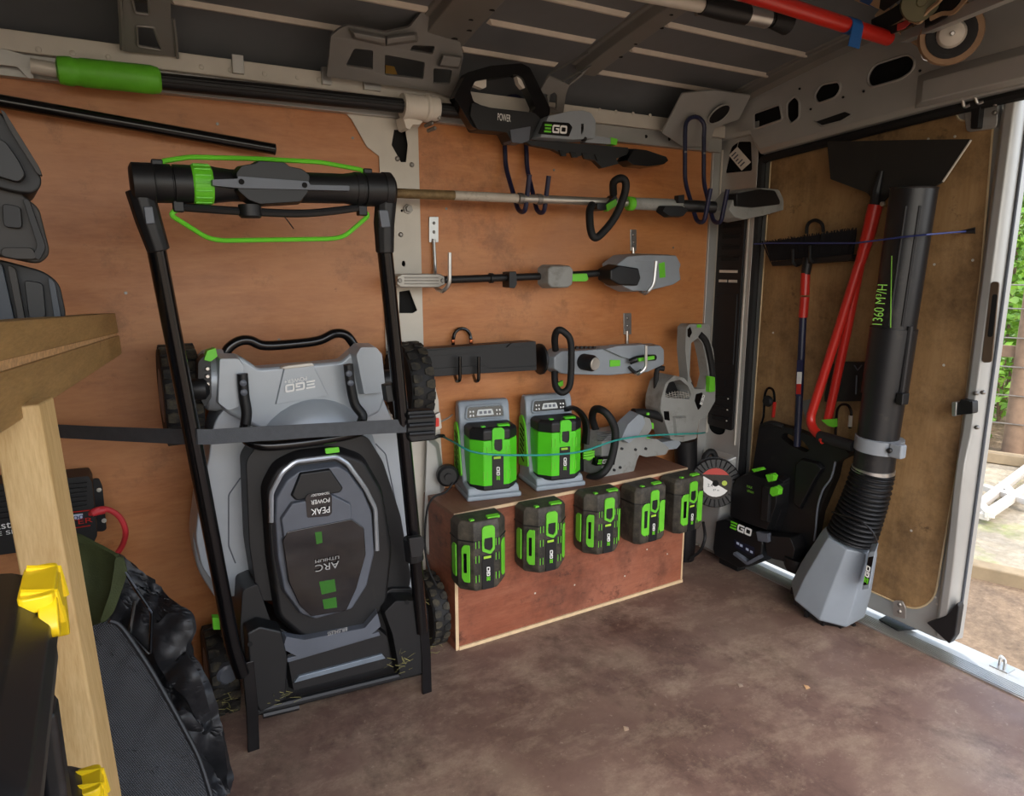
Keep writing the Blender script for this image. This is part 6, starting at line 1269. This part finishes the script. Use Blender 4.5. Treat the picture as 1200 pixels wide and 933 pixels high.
for z in (.3, .55, .8, 1.05, 1.3, 1.5): MB().tube([O(7.36, -2.4, GZ + z), O(7.36, 4, GZ + z)], .006, 6).build('fence_wire', m_bolt, fn)
MB().tube([O(7.5, -2.4, GZ + .92), O(7.5, 4, GZ + .92)], 0, 4, flat=(.05, .02)).build('fence_rail', mpost, fn)
# bushes behind the fence: each with a stem cluster and many real leaves
def bush(c, r, h, n, mat, lab, seed, lw=.05):
    rs = random.Random(seed); t = thing('bush', lab, 'bush', (c.x, c.y, GZ), 'bushes outside')
    mb = MB()
    for i in range(n):
        a = rs.uniform(0, 6.283); u = rs.random() ** .5; zz = rs.random(); rr2 = r * u * (1.05 - .55 * zz ** 2)
        p = V((c.x + math.cos(a) * rr2, c.y + math.sin(a) * rr2, GZ + .05 + h * zz)); d = V((rs.gauss(0, 1), rs.gauss(0, 1), rs.gauss(.2, .7))).normalized(); s_ = V((rs.gauss(0, 1), rs.gauss(0, 1), rs.gauss(0, 1))); s_ = (s_ - d * s_.dot(d)).normalized(); L = lw * rs.uniform(.7, 1.4)
        mb.add([p, p + d * L * .5 + s_ * L * .28, p + d * L, p + d * L * .5 - s_ * L * .28], [(0, 1, 2, 3)])
    f_ = mb.build('foliage', mat, t); f_['kind'] = 'stuff'
    sm = MB()
    for i in range(5):
        a = rs.uniform(0, 6.283); sm.tube([V((c.x, c.y, GZ)), V((c.x + math.cos(a) * r * .3, c.y + math.sin(a) * r * .3, GZ + h * .5)), V((c.x + math.cos(a) * r * .5, c.y + math.sin(a) * r * .5, GZ + h * .85))], .015, 6)
    sm.build('stems', mpost, t)
def leafmat(name, a, b_):
    m, n, b = newmat(name); c = ramp(n, noise(n, 6, 4, .6), [(.3, a), (.7, b_)]); n.links.new(c, b.inputs['Base Color']); b.inputs['Roughness'].default_value = .5
    b.inputs['Transmission Weight'].default_value = 0; return m
lm = [leafmat('fresh_leaf', '4c7a24', '86b03c'), leafmat('mid_leaf', '3a6a20', '6a9434'), leafmat('yellow_leaf', '7c9a34', 'a8bc50')]
for i, (s_, d_, r, h, n, k, lab) in enumerate(((-1.9, 9.0, .72, 2.6, 2600, 0, 'fresh green bush at the far left behind the fence'), (-.1, 9.0, .72, 2.9, 3600, 0, 'tall fresh green bush seen just past the door edge'), (1.7, 9.0, .72, 2.7, 2600, 2, 'yellowish green bush beside the tall one outside'), (3.5, 9.0, .72, 2.8, 2400, 1, 'mid green bush further right behind the fence'),
                                      (.5, 7.85, .30, .62, 1200, 1, 'low leafy plant at the foot of the fence post'), (-.45, 7.85, .30, .55, 1200, 0, 'low leafy plant by the timber edging outside'), (1.45, 7.85, .30, .5, 1200, 0, 'low bright plant at the right end of the edging'), (.4, 11.9, 1.3, 3.6, 3600, 1, 'big dark green shrub at the back of the bank'), (3.9, 11.9, 1.3, 3.8, 3000, 0, 'large light shrub at the back right of the bank'), (-3.1, 11.9, 1.3, 3.8, 2600, 1, 'large shrub at the back left of the bank'))):
    bush(O(d_, s_), r, h, n, lm[k], lab, 40 + i, .10 if r > .5 else .07)
tag(MB().tube([O(14.4, -7, .9), O(14.4, 9, .9)], 0, 4, flat=(1.5, .4), up=(0, 0, 1)).build('hedge_bank', leafmat('bank_green', '44701f', '7ea03c'), bevel=.2), 'solid green hedge bank closing the view outside', 'hedge')
# a bare tree behind the van throws branch shade on the gravel
tr_ = thing('bare_tree', 'bare branched tree behind the closed rear door shading the brown gravel', 'tree', (5.0, 4.4, GZ)); rs = random.Random(5); tbm = MB()
def branch(p, d, L, r, lv):
    q_ = p + d * L; tbm.tube([p, (p + q_) / 2 + V((rs.gauss(0, .04), rs.gauss(0, .04), 0)) * L, q_], [r, r * .8, r * .6], 6)
    if lv:
        for _ in range(4): branch(p.lerp(q_, rs.uniform(.5, 1)), (d + V((rs.gauss(0, .6), rs.gauss(0, .6), rs.gauss(.1, .4)))).normalized(), L * .68, r * .55, lv - 1)
branch(V((5.0, 4.4, GZ)), V((0, 0, 1)), 1.9, .12, 4); tbm.build('trunk_and_branches', mpost, tr_)
# debris on the floor
for i, (px, py, mt_, lab) in enumerate(((945, 806, 'c09a70', 'small tan dry leaf lying on the van floor'), (733, 855, 'a8907a', 'pale wood chip in the middle of the van floor'), (867, 804, '9a8878', 'tiny pale chip on the floor near the sill'))):
    p = F(px, py, .001); tag(MB().add([p + V((-.008, -.006, .001)), p + V((.004, -.010, .003)), p + V((.012, .003, .001)), p + V((.0, .010, .004)), p + V((.001, 0, .006))], [(0, 1, 4), (1, 2, 4), (2, 3, 4), (3, 0, 4)]).build('dry_leaf' if i == 0 else 'wood_chip', M('chip_%d' % i, mt_, .8)), lab, 'leaf' if i == 0 else 'chip')
